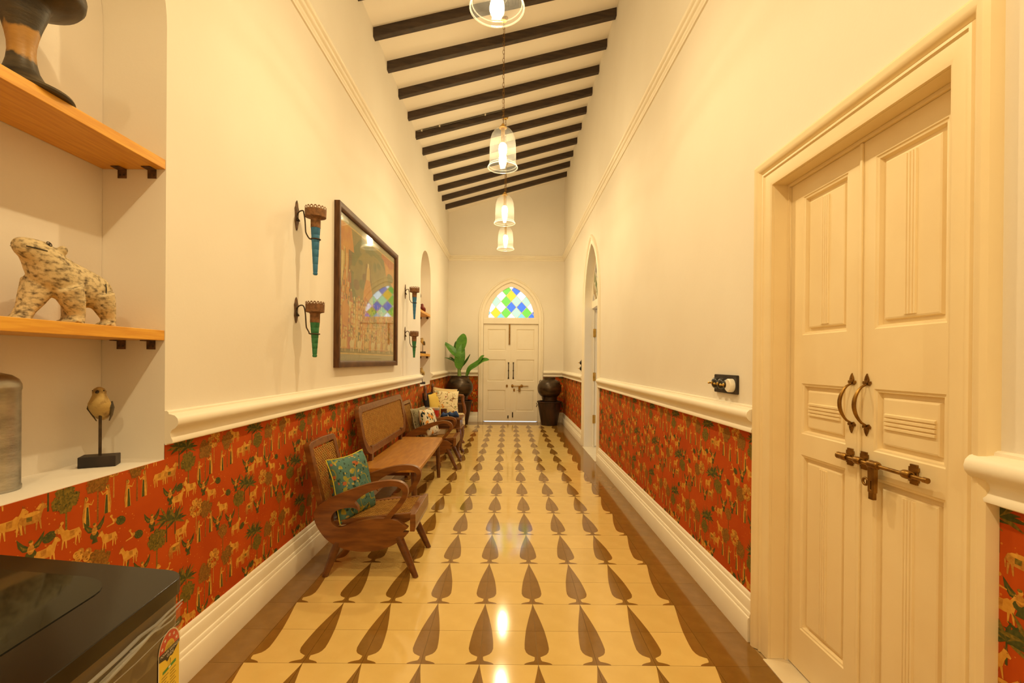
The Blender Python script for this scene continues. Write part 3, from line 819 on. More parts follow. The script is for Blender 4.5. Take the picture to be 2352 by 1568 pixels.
fanlight(door3, fn3, fn3, DBC + .003, 0.482, 2.207, 2.868, 0.1095, 0.122, 2.676, lambda i, j: GRID.get((i, j), 'clear'), fo, TRIM, TRIM)
SEAM = 0.036
mb = MB(); mb.box((DBC - DBA, YB + .101, 0.004), (DBC - DBA + .03, YB + .13, 2.08)); mb.box((DBC + DBA - .03, YB + .101, 0.004), (DBC + DBA, YB + .13, 2.08)); mb.box((DBC - DBA + .03, YB + .101, 2.045), (DBC + DBA - .03, YB + .13, 2.08))
mb.build('door_stop', TRIM, door3, smooth=0)
prow = [(0.217, 0.672), (0.854, 1.322), (1.509, 1.966)]
l3 = door_leaf(door3, fn3, DBC - DBA + .004, SEAM - .0015, 0.010, 2.072, [(-.47, a, -.075, b) for a, b in prow], TRIM)
r3 = door_leaf(door3, fn3, SEAM + .0015, DBC + DBA - .004, 0.010, 2.072, [(.145, a, .535, b) for a, b in prow], TRIM)
MB().box((SEAM - .012, YB + .052, .016), (SEAM + .006, YB + .060, 2.07)).build('astragal', TRIM, l3, smooth=0, bevel=.002)
for lf_, cx in ((l3, -.018), (r3, .085)):
    mb = MB(); fnq = fn3
    for zc, h in ((1.262, 1), (0.906, -1)):
        mb.prism([[(cx - .016, zc), (cx + .016, zc), (cx + .008, zc - h * .06), (cx - .008, zc - h * .06)]], fnq, 0, .008)
    mb.tube([fnq(cx, 0.92 + .328 * k / 12, .008 + .04 * min(1, 1.6 * sin(pi * k / 12))) for k in range(13)], 0.009, 8)
    mb.lathe([(.009, -.02), (.014, 0), (.009, .02)], c=fnq(cx, 1.084, .048), n=10)
    mb.build('handle', DARKM, lf_, smooth=50)
mb = MB(); mb.box((-.018, YB + .043, 1.64), (.014, YB + .06, 2.07)); mb.tube([fn3(-.002, 2.065, .024), fn3(-.002, 1.66, .024)], .009, 8); mb.lathe([(.0, -.016), (.013, -.012), (.016, 0), (.010, .012), (0, .014)], c=fn3(-.002, 1.655, .026), n=10)
mb.build('top_bolt', BRASS, l3, smooth=40)
mb = MB(); mb.tube([fn3(.048, .757, .022), fn3(.405, .757, .022)], .008, 8)
for xx in (.066, .265): mb.prism([ell(xx, .757, .030, .034, 12)], fn3, 0, .006); mb.lathe([(.009, -.012), (.016, -.01), (.016, .01), (.009, .012)], n=10, M=Matrix.Translation(fn3(xx, .757, .022)) @ Matrix.Rotation(pi / 2, 4, 'Y'))
mb.build('sliding_bolt', BRASS, r3, smooth=40)
mb = MB(); mb.prism([rrect(.195, .635, .24, .757, .012), ell(.2175, .67, .008, .02, 10)], fn3, .012, .026); mb.build('hasp', BRASS, r3, smooth=40)
for lf_, xx, zz in ((l3, -.05, .757), (r3, .105, .672)):
    MB().prism([ell(xx, zz, .020, .032, 14)], fn3, 0, .012).build('keyhole_plate', BRASS, lf_, smooth=40)
for lf_, xx, zz, hh in ((l3, -.022, .07, .06), (r3, .075, .09, .11)):
    m_ = MB(); m_.box((xx - .012, YB + .05, zz), (xx + .012, YB + .06, zz + hh)); m_.tube([fn3(xx, zz + .005, .018), fn3(xx, zz + hh - .005, .018)], .006, 8); m_.build('foot_bolt', DARKM, lf_, smooth=40)

# ---- outside: ground beyond the doors, and a side room added to hold back daylight
MBg = MB(); MBg.box((-9, YB + 0.3, -0.12), (9, YB + 14, -0.03)); MBg.box((XR + 0.6, -3, -0.12), (9, YB + 0.3, -0.03))
tag(MBg.build('ground', flat('outside_paving', (0.45, 0.43, 0.40), 0.9), smooth=0), kind='structure')
mb = MB()
mb.box((XR + TW, D2C - 1.6, -.004), (XR + 3.2, D2C + 1.6, 0)); mb.box((XR + TW, D2C - 1.65, 0), (XR + 3.2, D2C - 1.6, 3.3)); mb.box((XR + TW, D2C + 1.6, 0), (XR + 3.2, D2C + 1.65, 3.3)); mb.box((XR + TW, D2C - 1.65, 3.3), (XR + 3.2, D2C + 1.65, 3.35))
mb.prism([[(D2C - 1.65, 0), (D2C - .9, 0), (D2C - .9, 2.3), (D2C + .9, 2.3), (D2C + .9, 0), (D2C + 1.65, 0), (D2C + 1.65, 3.35), (D2C - 1.65, 3.35)]], onX(XR + 3.2, 1), 0, 0.15)  # added end wall, its opening sized to limit the daylight
tag(mb.build('wall_side_baffle', PLASTER, smooth=0), 'unseen side room beyond the arched doorway, shaped to cut the daylight', kind='structure')

# ================================================================== PENDANT LAMPS
SHADE = glass_mat('shade_glass', (0.98, 0.98, 0.97), 0.03)
CUT = glass_mat('cut_glass', (0.95, 0.95, 0.92), 0.11)
RIMG = glass_mat('rim_glass', (0.95, 0.95, 0.92), 0.05)
BULB = emit_mat('bulb_glow', BULB_COLOR, BULB_STRENGTH)
def shade_r(z):                          # bell profile above the rim
    P = [(0, .149), (.02, .140), (.06, .136), (.16, .136), (.24, .133), (.30, .126), (.345, .111), (.38, .087), (.40, .063), (.412, .030)]
    for (a, ra), (b, rb) in zip(P, P[1:]):
        if a <= z <= b: return ra + (rb - ra) * (z - a) / (b - a)
    return P[-1][1]
PX = -0.085
def make_pendant(y, label):
    zr = 3.265
    t = thing('pendant_lamp', label, 'lamp', (PX, y, zr), 'bell jar pendants hung along the passage')
    mb = MB()
    prof = [(.149, 0.0), (.153, .006), (.151, .014), (.144, .024), (.139, .035), (.1365, .06)] + [(shade_r(z), z) for z in (.1, .16, .2, .24, .27, .30, .325, .345, .365, .38, .392, .40, .407, .412)]
    mb.lathe(prof, n=40); sh = mb.build('shade', SHADE, t, local=True, smooth=60)
    mb = MB(); mb.tube([(.1515 * cos(2 * pi * k / 40), .1515 * sin(2 * pi * k / 40), .004) for k in range(40)], .005, 6, closed=True)
    mb.tube([(.1410 * cos(2 * pi * k / 40), .1410 * sin(2 * pi * k / 40), .028) for k in range(40)], .003, 6, closed=True)
    mb.build('shade_rim', RIMG, sh, local=True, smooth=60)
    mb = MB(); nsp = 30
    for s in (-1, 1):
        for k in range(nsp):
            row = []
            for j in range(11):
                z = .13 + .235 * j / 10; a = 2 * pi * k / nsp + s * j * 0.12
                r = shade_r(z) + .0012; q = .0105
                row.append(((r * cos(a), r * sin(a), z), (r * cos(a + q), r * sin(a + q), z)))
            for (p0, p1), (p2, p3) in zip(row, row[1:]): mb.poly([p0, p1, p3, p2])
    tag(mb.build('cut_pattern', CUT, sh, local=True, smooth=0, weld=False, fixn=False), kind='stuff')
    mb = MB(); mb.lathe([(0, .452), (.012, .452), (.016, .445), (.014, .436), (.030, .428), (.040, .416), (.042, .408), (.030, .404), (0, .404)], n=20)
    mb.lathe([(0, .404), (.020, .404), (.020, .262), (.024, .256), (.022, .250), (0, .250)], n=16)
    mb.build('brass_cap', BRASSB, t, local=True, smooth=40)
    mb = MB(); mb.lathe([(0, .254), (.024, .250), (.036, .232), (.042, .202), (.041, .167), (.033, .137), (.026, .117), (.024, .087), (.018, .070), (0, .064)], n=20)
    mb.build('bulb', BULB, t, local=True, smooth=60)
    ld = bpy.data.lights.new('bulb_light', 'AREA'); ld.shape = 'DISK'; ld.size = 0.046; ld.energy = DOWN_W; ld.color = BULB_COLOR
    lo = bpy.data.objects.new('bulb_light', ld); COL.objects.link(lo); lo.parent = t; lo.location = (0, 0, 0.061)
    mb = MB(); top = zceil(PX) - zr - .0; z = .452; k = 0; L = .042
    while z < top:
        pts = []
        for q in range(12):
            a = 2 * pi * q / 12; u, v = .0085 * cos(a), (L / 2 + .003) * sin(a)
            pts.append((u if k % 2 else 0, 0 if k % 2 else u, z + L / 2 + v))
        mb.tube(pts, .0022, 5, closed=True); z += L; k += 1
    mb.build('chain', BRASS, t, local=True, smooth=60)
    mb = MB(); mb.tube([(.006, .006, .45), (.012, .010, .62), (.007, .007, .9), (.010, .008, top)], .0022, 5); mb.build('cord', BRASS, t, local=True)
    mb = MB(); mb.lathe([(0, top - .02), (.03, top - .02), (.045, top + .01), (.045, top + .03), (0, top + .03)], n=16); mb.build('ceiling_rose', BRASSB, t, local=True, smooth=40)
    return t
PY = [2.66, 4.85, 6.81, 8.38, 0.60, -1.30]  # last two hang out of view, kept to light the front of the passage
PL = ['glass bell pendant lamp hanging close overhead, cut off by the frame top', 'glass bell pendant lamp on a long brass chain, second along the passage', 'glass bell pendant lamp on a brass chain, third along the passage',
      'smallest looking glass bell pendant lamp, hung nearest the arched end door', 'glass bell pendant lamp hung overhead level with the front of the near niche', 'unseen glass bell pendant lamp, added past the black machine to light the front of the passage']
for y, l in zip(PY, PL): make_pendant(y, l)

# ================================================================== SHELVES AND THEIR OBJECTS
def bracket(parent, x, y, zt):
    mb = MB(); 
    mb.box((x - .016, y - .0035, zt - .034), (x + .016, y - .0005, zt)); mb.box((x - .016, y - .036, zt - .0035), (x + .016, y - .003, zt - .0005))
    br = mb.build('bracket', IRON, parent, smooth=0)
    mb = MB()
    for q in (-.008, .008): mb.lathe([(.0042, 0), (.0038, .0016), (0, .002)], n=8, M=Matrix.Translation((x + q, y - .0035, zt - .022)) @ Matrix.Rotation(pi / 2, 4, 'X'))
    mb.build('screw', DARKM, br, smooth=40)
def shelf(n, zb, zt, label):
    y0, y1 = n
    t = thing('wall_shelf', label, 'shelf', (XL - .12, (y0 + y1) / 2, zb))
    MB().box((XL - TW + .011, y0 + .002, zb), (XL - .001, y1 - .002, zt)).build('board', PINE, t, smooth=0, bevel=.0015)
    for x in (XL - .052, XL - .165): bracket(t, x, y1, zb)
    return t
ZS1, ZS2 = 2.036, 1.392
shelf(N1, 2.000, ZS1, 'pine shelf carrying the dark wooden pedestal in the near niche')
shelf(N1, 1.354, ZS2, 'pine shelf under the carved bear in the near niche')
shelf(N2, 2.000, ZS1, 'pine shelf with the red bird in the far niche')
shelf(N2, 1.354, ZS2, 'pine shelf with a bird on a post in the far niche')

# dark turned wooden pedestal on the top shelf
def pedestal_mat():
    m = mat('charred_wood', (0.022, 0.016, 0.010), (0.075, 0.05, 0.022), rough=0.45, scale=9, stretch=(1, 1, 3), bump=0.25)
    nt = m.node_tree; N = nt.nodes; L = nt.links; b = N['Principled BSDF']
    src = b.inputs['Base Color'].links[0].from_socket
    tc = N.new('ShaderNodeTexCoord'); sp = N.new('ShaderNodeSeparateXYZ'); L.new(tc.outputs['Object'], sp.inputs[0])
    nz = N.new('ShaderNodeTexNoise'); nz.inputs['Scale'].default_value = 26; nz.inputs['Detail'].default_value = 3; L.new(tc.outputs['Object'], nz.inputs['Vector'])
    ma = N.new('ShaderNodeMath'); ma.operation = 'MULTIPLY_ADD'; ma.inputs[1].default_value = 0.07; L.new(nz.outputs['Fac'], ma.inputs[0]); L.new(sp.outputs['Z'], ma.inputs[2])
    cr = N.new('ShaderNodeValToRGB'); e = cr.color_ramp.elements       # bare, tan band round the stem
    e[0].position = 0.0; e[0].color = (0, 0, 0, 1); e[1].position = 1.0; e[1].color = (0, 0, 0, 1)
    for p, v in ((.335, 0), (.365, 1), (.525, 1), (.555, 0)):
        q = e.new(p); q.color = (v, v, v, 1)
    mr = N.new('ShaderNodeMath'); mr.operation = 'MULTIPLY'; mr.inputs[1].default_value = 2.5; L.new(ma.outputs[0], mr.inputs[0]); L.new(mr.outputs[0], cr.inputs[0])
    n2 = N.new('ShaderNodeTexNoise'); n2.inputs['Scale'].default_value = 30; L.new(tc.outputs['Object'], n2.inputs['Vector'])
    c2 = N.new('ShaderNodeValToRGB'); c2.color_ramp.elements[0].color = (0.30, 0.14, 0.025, 1); c2.color_ramp.elements[1].color = (0.50, 0.27, 0.06, 1); L.new(n2.outputs['Fac'], c2.inputs[0])
    mx = N.new('ShaderNodeMix'); mx.data_type = 'RGBA'; L.new(cr.outputs[0], mx.inputs[0]); L.new(src, mx.inputs[6]); L.new(c2.outputs[0], mx.inputs[7]); L.new(mx.outputs[2], b.inputs['Base Color'])
    return m
t = thing('wooden_pedestal', 'dark turned wooden pedestal with a flaring foot and a bare tan band on its stem', 'pedestal', (-1.403, 1.354, ZS1))
foot = [(0, 0), (.112, 0), (.116, .006), (.113, .013), (.095, .020), (.068, .032), (.050, .050), (.039, .070), (.033, .095)]
mid_ = [(.033, .095), (.0305, .12), (.0315, .145), (.036, .17), (.042, .195)]
top = [(.042, .195), (.049, .218), (.056, .240), (.060, .258), (.068, .270), (.095, .278), (.128, .290), (.138, .304), (.1405, .322), (.136, .338), (.115, .350), (.07, .350), (0, .34)]
CH = pedestal_mat()
MB().lathe(foot, n=44).build('foot', CH, t, local=True, smooth=50)
MB().lathe(mid_, n=44).build('stem', CH, t, local=True, smooth=50)
MB().lathe(top, n=44).build('bowl', CH, t, local=True, smooth=50)

# carved bear
BEARM = mat('whitewashed_wood', (0.10, 0.065, 0.028), (0.62, 0.49, 0.28), rough=0.75, scale=75, stretch=(1, 0.6, 1.2), detail=12, lo=0.30, hi=0.54, bump=0.6, bscale=70)
t = thing('carved_bear', 'whitewashed carved wooden bear with raised snout on the pine shelf', 'figurine', (-1.392, 1.465, ZS2))
t.scale = (1, .88, 1)
mb = MB()
def sec(y, z, ry, rz, x=0, ax=(0, 0)):
    return ((x, y, z), (ry, 0, 0), (0, ax[0] * rz, rz * sqrt(max(0.05, 1 - ax[0] ** 2))))
def bs(y, z, rx, rz, ty=0.0):
    k = sqrt(1 - ty * ty); return ((0, y, z), (rx, 0, 0), (0, ty * rz, k * rz))
mb.loft([bs(.184, .108, .010, .020), bs(.174, .112, .034, .044), bs(.15, .114, .046, .054), bs(.11, .119, .051, .060), bs(.06, .127, .052, .064), bs(.02, .133, .053, .066, .05), bs(-.018, .144, .054, .067, .35),
         bs(-.046, .160, .052, .064, .62), bs(-.070, .182, .048, .055, .58), bs(-.090, .198, .043, .045, .40), bs(-.114, .207, .033, .034, .22), bs(-.136, .211, .026, .027, .10), bs(-.150, .213, .019, .020), bs(-.155, .213, .012, .013)], 20)
def leg(pts, rs): mb.tube(pts, rs, 12)
leg([(.026, .125, .105), (.029, .140, .065), (.029, .158, .030), (.029, .158, .010), (.029, .154, .0)], [.042, .034, .0225, .0225, .025])
leg([(-.026, .090, .10), (-.029, .080, .062), (-.029, .068, .030), (-.029, .066, .010), (-.029, .062, .0)], [.040, .032, .0225, .0225, .025])
leg([(.026, -.010, .110), (.030, .010, .065), (.030, .024, .030), (.030, .020, .010), (.030, .015, .0)], [.044, .034, .0235, .024, .027])
leg([(-.024, -.050, .115), (-.026, -.074, .068), (-.026, -.094, .034), (-.026, -.106, .012), (-.026, -.112, .0)], [.046, .035, .025, .025, .027])
for s in (-1, 1):
    mb.lathe([(0, -.010), (.009, -.009), (.0145, 0), (.0145, .009), (.009, .016), (0, .018)], n=12, M=Matrix.Translation((s * .031, -.034, .214)) @ Matrix.Rotation(s * .35, 4, 'Y') @ Matrix.Diagonal((1, .8, 1.15, 1)))
for (lx, ly) in ((.030, -.010), (-.026, -.136), (.029, .128), (-.029, .036)):
    for k in range(4): mb.tube([(lx - .017 + .0115 * k, ly + .012, .010), (lx - .017 + .0115 * k, ly - .006, .003)], [.0065, .0045], 6)
o = mb.build('body', BEARM, t, local=True, smooth=180, weld=False)
md = o.modifiers.new('remesh', 'REMESH'); md.mode = 'VOXEL'; md.voxel_size = .0042; md.use_smooth_shade = True
md = o.modifiers.new('smooth', 'SMOOTH'); md.factor = .5; md.iterations = 5
EYE = flat('carved_black', (0.02, 0.014, 0.008), 0.6)
for s in (-1, 1):
    mb = MB(); c = Vector((s * .0300, -.078, .2290))
    Mx = Matrix.Translation(c) @ Matrix.Rotation(s * radians(58), 4, 'Y')
    mb.tube([Mx @ Vector((.0075 * cos(2 * pi * k / 14), .0075 * sin(2 * pi * k / 14), .0005)) for k in range(14)], .0013, 6, closed=True)
    mb.lathe([(.0032, -.001), (.0032, .0015), (0, .0025)], n=8, M=Mx); mb.build('eye', EYE, t, local=True)
    mb = MB(); mb.tube([(s * .0222, -.145, .2098), (s * .0275, -.134, .2085), (s * .0340, -.114, .2070), (s * .0405, -.096, .2050)], .0014, 6); mb.build('mouth_line', EYE, t, local=True)
mb = MB(); mb.tube([(.0500, .118, .140), (.0515, .119, .122), (.0505, .118, .100)], .0016, 6); mb.build('wood_crack', EYE, t, local=True)

# birds
BIRDY = mat('bird_yellow', (0.16, 0.08, 0.02), (0.52, 0.36, 0.12), rough=0.6, scale=28, lo=.32, hi=.5, bump=.3)
BIRDR = mat('bird_red', (0.13, 0.012, 0.008), (0.24, 0.035, 0.018), rough=0.5, scale=20)
BIRDD = mat('bird_dark', (0.04, 0.03, 0.015), (0.16, 0.11, 0.04), rough=0.6, scale=20)
DKW = mat('dark_block', (0.012, 0.008, 0.006), (0.035, 0.02, 0.013), rough=0.5, scale=12, stretch=(1, 4, 1), bump=.2)
def bird_body(mb, z, s=1.0):
    S = [((0, .030, -.046), .004, .004), ((0, .026, -.040), .016, .012), ((0, .018, -.024), .025, .022), ((0, .006, -.004), .0325, .032), ((0, -.004, .016), .032, .031), ((0, -.006, .034), .024, .024), ((0, -.006, .046), .0195, .020),
         ((0, -.008, .058), .0195, .021), ((0, -.009, .068), .0145, .016), ((0, -.009, .074), .005, .006)]
    mb.loft([((c[0] * s, c[1] * s, z + c[2] * s), (a * s, 0, 0), (0, b * s, 0)) for c, a, b in S], 18)
def make_bird(label, loc, rot, hz, m, mw, base='block', post=True, s=1.0, group=None):
    t = thing('bird_figurine', label, 'figurine', loc, group, (0, 0, rot))
    mb = MB(); bird_body(mb, hz, s); mb.build('body', m, t, local=True, smooth=80)
    mb = MB(); mb.lathe([(.006 * s, 0), (.004 * s, .010 * s), (0, .018 * s)], n=10, M=Matrix.Translation((0, -.026 * s, hz + .058 * s)) @ Matrix.Rotation(pi / 2 + .15, 4, 'X')); mb.build('beak', DKW, t, local=True)
    for q in (-1, 1):
        mb = MB(); mb.lathe([(0, -.001), (.0028 * s, 0), (0, .0022 * s)], n=8, M=Matrix.Translation((q * .0155 * s, -.018 * s, hz + .062 * s)) @ Matrix.Rotation(q * 1.0, 4, 'Y') @ Matrix.Rotation(.6, 4, 'X')); mb.build('eye', EYE, t, local=True)
        mb = MB(); mb.loft([((q * .0305 * s, .006 * s, hz + .018 * s), (.003 * s, 0, 0), (0, .010 * s, .004)), ((q * .0325 * s, .010 * s, hz - .002 * s), (.004 * s, 0, 0), (0, .020 * s, .0)), ((q * .027 * s, .022 * s, hz - .026 * s), (.003 * s, 0, 0), (0, .013 * s, -.004)), ((q * .018 * s, .033 * s, hz - .05 * s), (.0015 * s, 0, 0), (0, .003 * s, 0))], 12)
        mb.build('wing', mw, t, local=True, smooth=60)
    if post:
        MB().tube([(0, .004, .036), (0, .004, hz - .022 * s)], .0048, 10).build('post', DARKM, t, local=True)
    if base == 'block': MB().box((-.052, -.030, 0), (.052, .032, .038)).build('base', DKW, t, local=True, smooth=0, bevel=.002)
    elif base == 'rock':
        mb = MB(); mb.lathe([(0, 0), (.040, 0), (.044, .012), (.036, .028), (.02, .038), (0, .04)], n=14, sy=.8); mb.build('base', BIRDD, t, local=True, smooth=60)
    return t
make_bird('pale bird on a thin post with black block base, on the near niche sill', (-1.445, 1.668, NS), radians(26), .205, BIRDY, BIRDD)
make_bird('small red bird on a rock, on the upper shelf of the far niche', (-1.402, 7.60, ZS1), radians(-40), .080, BIRDR, BIRDR, 'rock', False, 1.1)
make_bird('dark bird high on a post beside the red bird in the far niche', (-1.44, 7.44, ZS1), radians(-60), .29, BIRDD, BIRDD, 'block', True, 1.0)
make_bird('yellow bird on a post standing on the lower shelf of the far niche', (-1.400, 7.60, ZS2), radians(-50), .185, BIRDY, BIRDD)
make_bird('small tan bird on a low post, on the sill of the far niche', (-1.404, 7.60, NS), radians(-50), .19, BIRDY, BIRDY)

t = thing('metal_canister', 'dull grey metal canister with a domed lid at the frame edge', 'canister', (-1.470, 1.335, NS))
MB().lathe([(0, 0), (.064, 0), (.0665, .004), (.0665, .012), (.0645, .016), (.0645, .285), (.0665, .29), (.0665, .296)], n=40).build('can', STEEL, t, local=True, smooth=40)
MB().lathe([(.0665, .296), (.066, .304), (.060, .318), (.045, .330), (.022, .337), (.012, .338), (.012, .348), (.016, .356), (.010, .364), (0, .365)], n=40).build('lid', STEEL, t, local=True, smooth=60)

# ================================================================== TORCH SCONCES
def make_torch(label, y, zc, z0, cr, paint, plate_z):
    """zc: rim of the cup, z0: tip of the torch, plate_z: plate's lower and upper ends"""
    t = thing('torch_sconce', label, 'sconce', (XL, y, zc), 'painted torch sconces round the picture')
    pz0, pz1 = plate_z; pc = (pz0 + pz1) / 2; hh = (pz1 - pz0) / 2
    mb = MB(); pw = .026
    out = [(0, -1), (.45, -.82), (.62, -.6), (1, -.42), (.8, -.1), (.85, .2), (1, .42), (.62, .6), (.45, .82), (0, 1), (-.45, .82), (-.62, .6), (-1, .42), (-.85, .2), (-.8, -.1), (-1, -.42), (-.62, -.6), (-.45, -.82)]
    mb.prism([[(y + a * pw, pc + b * hh) for a, b in out]], onX(XL, 1), 0.0005, .006); mb.build('back_plate', IRON, t, smooth=0, bevel=.0015)
    cx = XL + .118
    ch = .065; zn = zc - ch
    mb = MB(); p = []
    for k in range(9):                   # crook that leaves the plate and loops over to the stay
        a = -pi * .5 + pi * 1.42 * k / 8
        p.append((XL + .030 - .022 * sin(a * 1.0 + pi / 2 + pi) * 0 + .026 * cos(pi - pi * 1.2 * k / 8), y, pc + .012 + .026 * sin(pi * 1.2 * k / 8)))
    arm = [(XL + .006, y, pc - .028), (XL + .020, y, pc - .034), (XL + .010, y, pc - .018), (XL + .006, y, pc), (XL + .018, y, pc + .024), (XL + .040, y, pc + .030), (cx - cr - .010, y, pc + .014), (cx - cr - .003, y, pc - .03),
           (cx - cr + .001, y, pc - .09), (cx - cr + .005, y, zn - .095), (cx - cr + .018, y, zn - .118), (cx - .034, y, zn - .128), (cx - .022, y, zn - .130)]
    sm = []
    for i in range(len(arm) - 1):
        P0 = Vector(arm[max(0, i - 1)]); P1 = Vector(arm[i]); P2 = Vector(arm[i + 1]); P3 = Vector(arm[min(len(arm) - 1, i + 2)])
        for k in range(4):
            q = k / 4
            sm.append(.5 * ((2 * P1) + (P2 - P0) * q + (2 * P0 - 5 * P1 + 4 * P2 - P3) * q * q + (3 * P1 - P0 - 3 * P2 + P3) * q ** 3))
    sm.append(Vector(arm[-1]))
    mb.tube(sm, .0042, 8)
    mb.build('arm', DARKM, t, smooth=60)
    mb = MB(); rr = .0275
    mb.tube([(cx + rr * cos(2 * pi * k / 20), y + rr * sin(2 * pi * k / 20), zn - .131) for k in range(20)], .0038, 8, closed=True); mb.build('ring', DARKM, t, smooth=60)
    mb = MB(); n = 36
    mb.lathe([(cr * .45, zn - .012 - zc), (cr * .55, zn - .004 - zc), (cr * .97, zn - zc + .002), (cr * .985, zn - zc + .02), (cr, -.020), (cr - .002, -.020), (cr * .95, zn - zc + .022), (0, zn - zc + .008)], c=(cx, y, zc), n=n)
    for k in range(18):                  # pierced scallops round the rim
        a0 = 2 * pi * k / 18; am = a0 + pi / 18; w_ = pi / 18 * .92
        pts = [(cx + (cr) * cos(am + q * w_), y + cr * sin(am + q * w_), zc - .021 + h) for q, h in ((-1, 0), (1, 0), (1, .012), (.6, .019), (0, .022), (-.6, .019), (-1, .012))]
        hole = [(cx + cr * cos(am + q * w_ * .45), y + cr * sin(am + q * w_ * .45), zc - .021 + h) for q, h in ((-1, .006), (0, .003), (1, .006), (1, .011), (0, .014), (-1, .011))]
        ctr = hole
        o_ = pts; m_ = len(mb.v)
        mb.v.extend(Vector(v) for v in pts); mb.v.extend(Vector(v) for v in hole)
        P, H = list(range(m_, m_ + 7)), list(range(m_ + 7, m_ + 13))
        for f in ([P[0], P[1], H[2], H[1], H[0]], [P[1], P[2], H[3], H[2]], [P[2], P[3], P[4], H[4], H[3]], [P[4], P[5], P[6], H[5], H[4]], [P[6], P[0], H[0], H[5]]):
            mb.f.append(f); mb.m.append(0)
    mb.build('cup', RUST, t, smooth=40)
    mb = MB(); mb.lathe([(0, zn - zc - .062), (.0285, zn - zc - .062), (.0290, zn - zc - .010), (.033, zn - zc - .004), (0, zn - zc - .002)], c=(cx, y, zc), n=20); mb.build('collar', RUST, t, smooth=40)
    L = zn - .060 - z0
    prof = [(0, 0), (.010, .001), (.0135, .006), (.0135, .013), (.0115, .017), (.0130, .022)]
    for k in range(1, 7):
        z = .022 + (L - .022) * k / 6; r = .0130 + (.0275 - .0130) * k / 6
        prof += [(r - .0006, z - .003), (r - .0014, z - .001), (r, z + .001)] if k < 6 else [(r, z)]
    prof.append((0, L))
    mb = MB(); mb.lathe(prof, c=(cx, y, z0), n=20); mb.build('handle', paint, t, smooth=40)
    return t
make_torch('blue torch sconce with rusty cup, upper one nearer the front of the picture', 2.88, 2.214, 1.800, .062, BLUEP, (2.070, 2.255))
make_torch('green torch sconce with rusty cup, lower one nearer the front of the picture', 2.88, 1.638, 1.300, .055, GREENP, (1.507, 1.666))
make_torch('blue torch sconce with rusty cup, upper one between picture and far niche', 5.88, 2.197, 1.797, .062, BLUEP, (2.05, 2.23))
make_torch('green torch sconce with rusty cup, lower one between picture and far niche', 5.88, 1.650, 1.320, .055, GREENP, (1.531, 1.704))

# ================================================================== FRAMED PICTURE
FY0, FY1, FZ0, FZ1 = 3.50, 5.34, 1.228, 2.470
t = thing('framed_picture', 'large glazed picture of a crowded procession in a dark wooden frame', 'picture', (XL, (FY0 + FY1) / 2, FZ0))
mb = MB(); fw = .052
mb.sweep([(FY0 + fw, FZ0 + fw), (FY1 - fw, FZ0 + fw), (FY1 - fw, FZ1 - fw), (FY0 + fw, FZ1 - fw)], [(0, .014), (0, .026), (-.010, .036), (-.020, .040), (-.036, .042), (-.050, .042), (-.052, .039), (-.052, .0005), (0, .0005)], onX(XL, 1), closed=True)
mb.build('frame', FRAMEW, t, smooth=30)
MB().prism([rect(FY0 + fw - .004, FZ0 + fw - .004, FY1 - fw + .004, FZ1 - fw + .004)], onX(XL, 1), .003, .010).build('mount', mat('mount_card', (0.30, 0.26, 0.15), (0.36, 0.31, 0.18), rough=.85, scale=50), t, smooth=0)
AY0, AY1, AZ0, AZ1 = FY0 + .085, FY1 - .085, FZ0 + .115, FZ1 - .115
ART = [mat('art_olive', (0.19, 0.155, 0.035), (0.29, 0.22, 0.055), rough=.8, scale=7, lo=.3, hi=.7), mat('art_orange', (0.52, 0.19, 0.025), (0.62, 0.28, 0.04), rough=.8, scale=12), mat('art_ochre', (0.55, 0.36, 0.10), (0.66, 0.47, 0.16), rough=.8, scale=14),
       mat('art_red', (0.40, 0.085, 0.02), (0.50, 0.14, 0.03), rough=.8, scale=14), mat('art_pale', (0.60, 0.50, 0.26), (0.72, 0.60, 0.34), rough=.8, scale=14), mat('art_green', (0.10, 0.125, 0.03), (0.15, 0.16, 0.04), rough=.8, scale=14), mat('art_umber', (0.13, 0.07, 0.022), (0.2, 0.11, 0.03), rough=.8, scale=14)]
mb = MB(); fA = onX(XL, 1); R = random.Random(5)
mb.poly([fA(a, b, .0108) for a, b in rect(AY0 - .012, AZ0 - .012, AY1 + .012, AZ1 + .012)], 2)
mb.poly([fA(a, b, .0110) for a, b in rect(AY0, AZ0, AY1, AZ1)], 0)
W_, H_ = AY1 - AY0, AZ1 - AZ0
lay = [0.0112]
def ap(mi, pts):
    lay[0] += .0000045
    q = [(min(max(u, 0), 1) , min(max(v, 0), 1)) for u, v in pts]
    mb.poly([fA(AY0 + u * W_, AZ0 + v * H_, lay[0]) for u, v in q], mi)
ap(5, [(.12, .45), (.95, .42), (1, .8), (.85, .95), (.3, .98), (.14, .8)])
ap(0, ell(.55, .62, .36, .30, 20)); ap(6, ell(.62, .44, .30, .06, 14))
ap(1, [(.0, .80), (.20, .82), (.16, 1), (0, 1)]); ap(1, [(.76, .92), (.80, .82), (1, .72), (1, 1), (.74, 1)]); ap(3, [(.70, .96), (.9, .90), (1, .95), (1, 1), (.7, 1)])
for k, (u, c) in enumerate(((.02, 2), (.075, 1), (.12, 6))): ap(c, rect(u, .40, u + .045, .82))
for u in (.03, .09): ap(4, rect(u, .42, u + .012, .78)); ap(1, [(u - .015, .78), (u + .03, .78), (u + .007, .86)])
for k in range(24): ap(R.choice((5, 0, 6)), ell(.2 + .75 * R.random(), .5 + .45 * R.random(), .03 + .05 * R.random(), .02 + .03 * R.random(), 10))
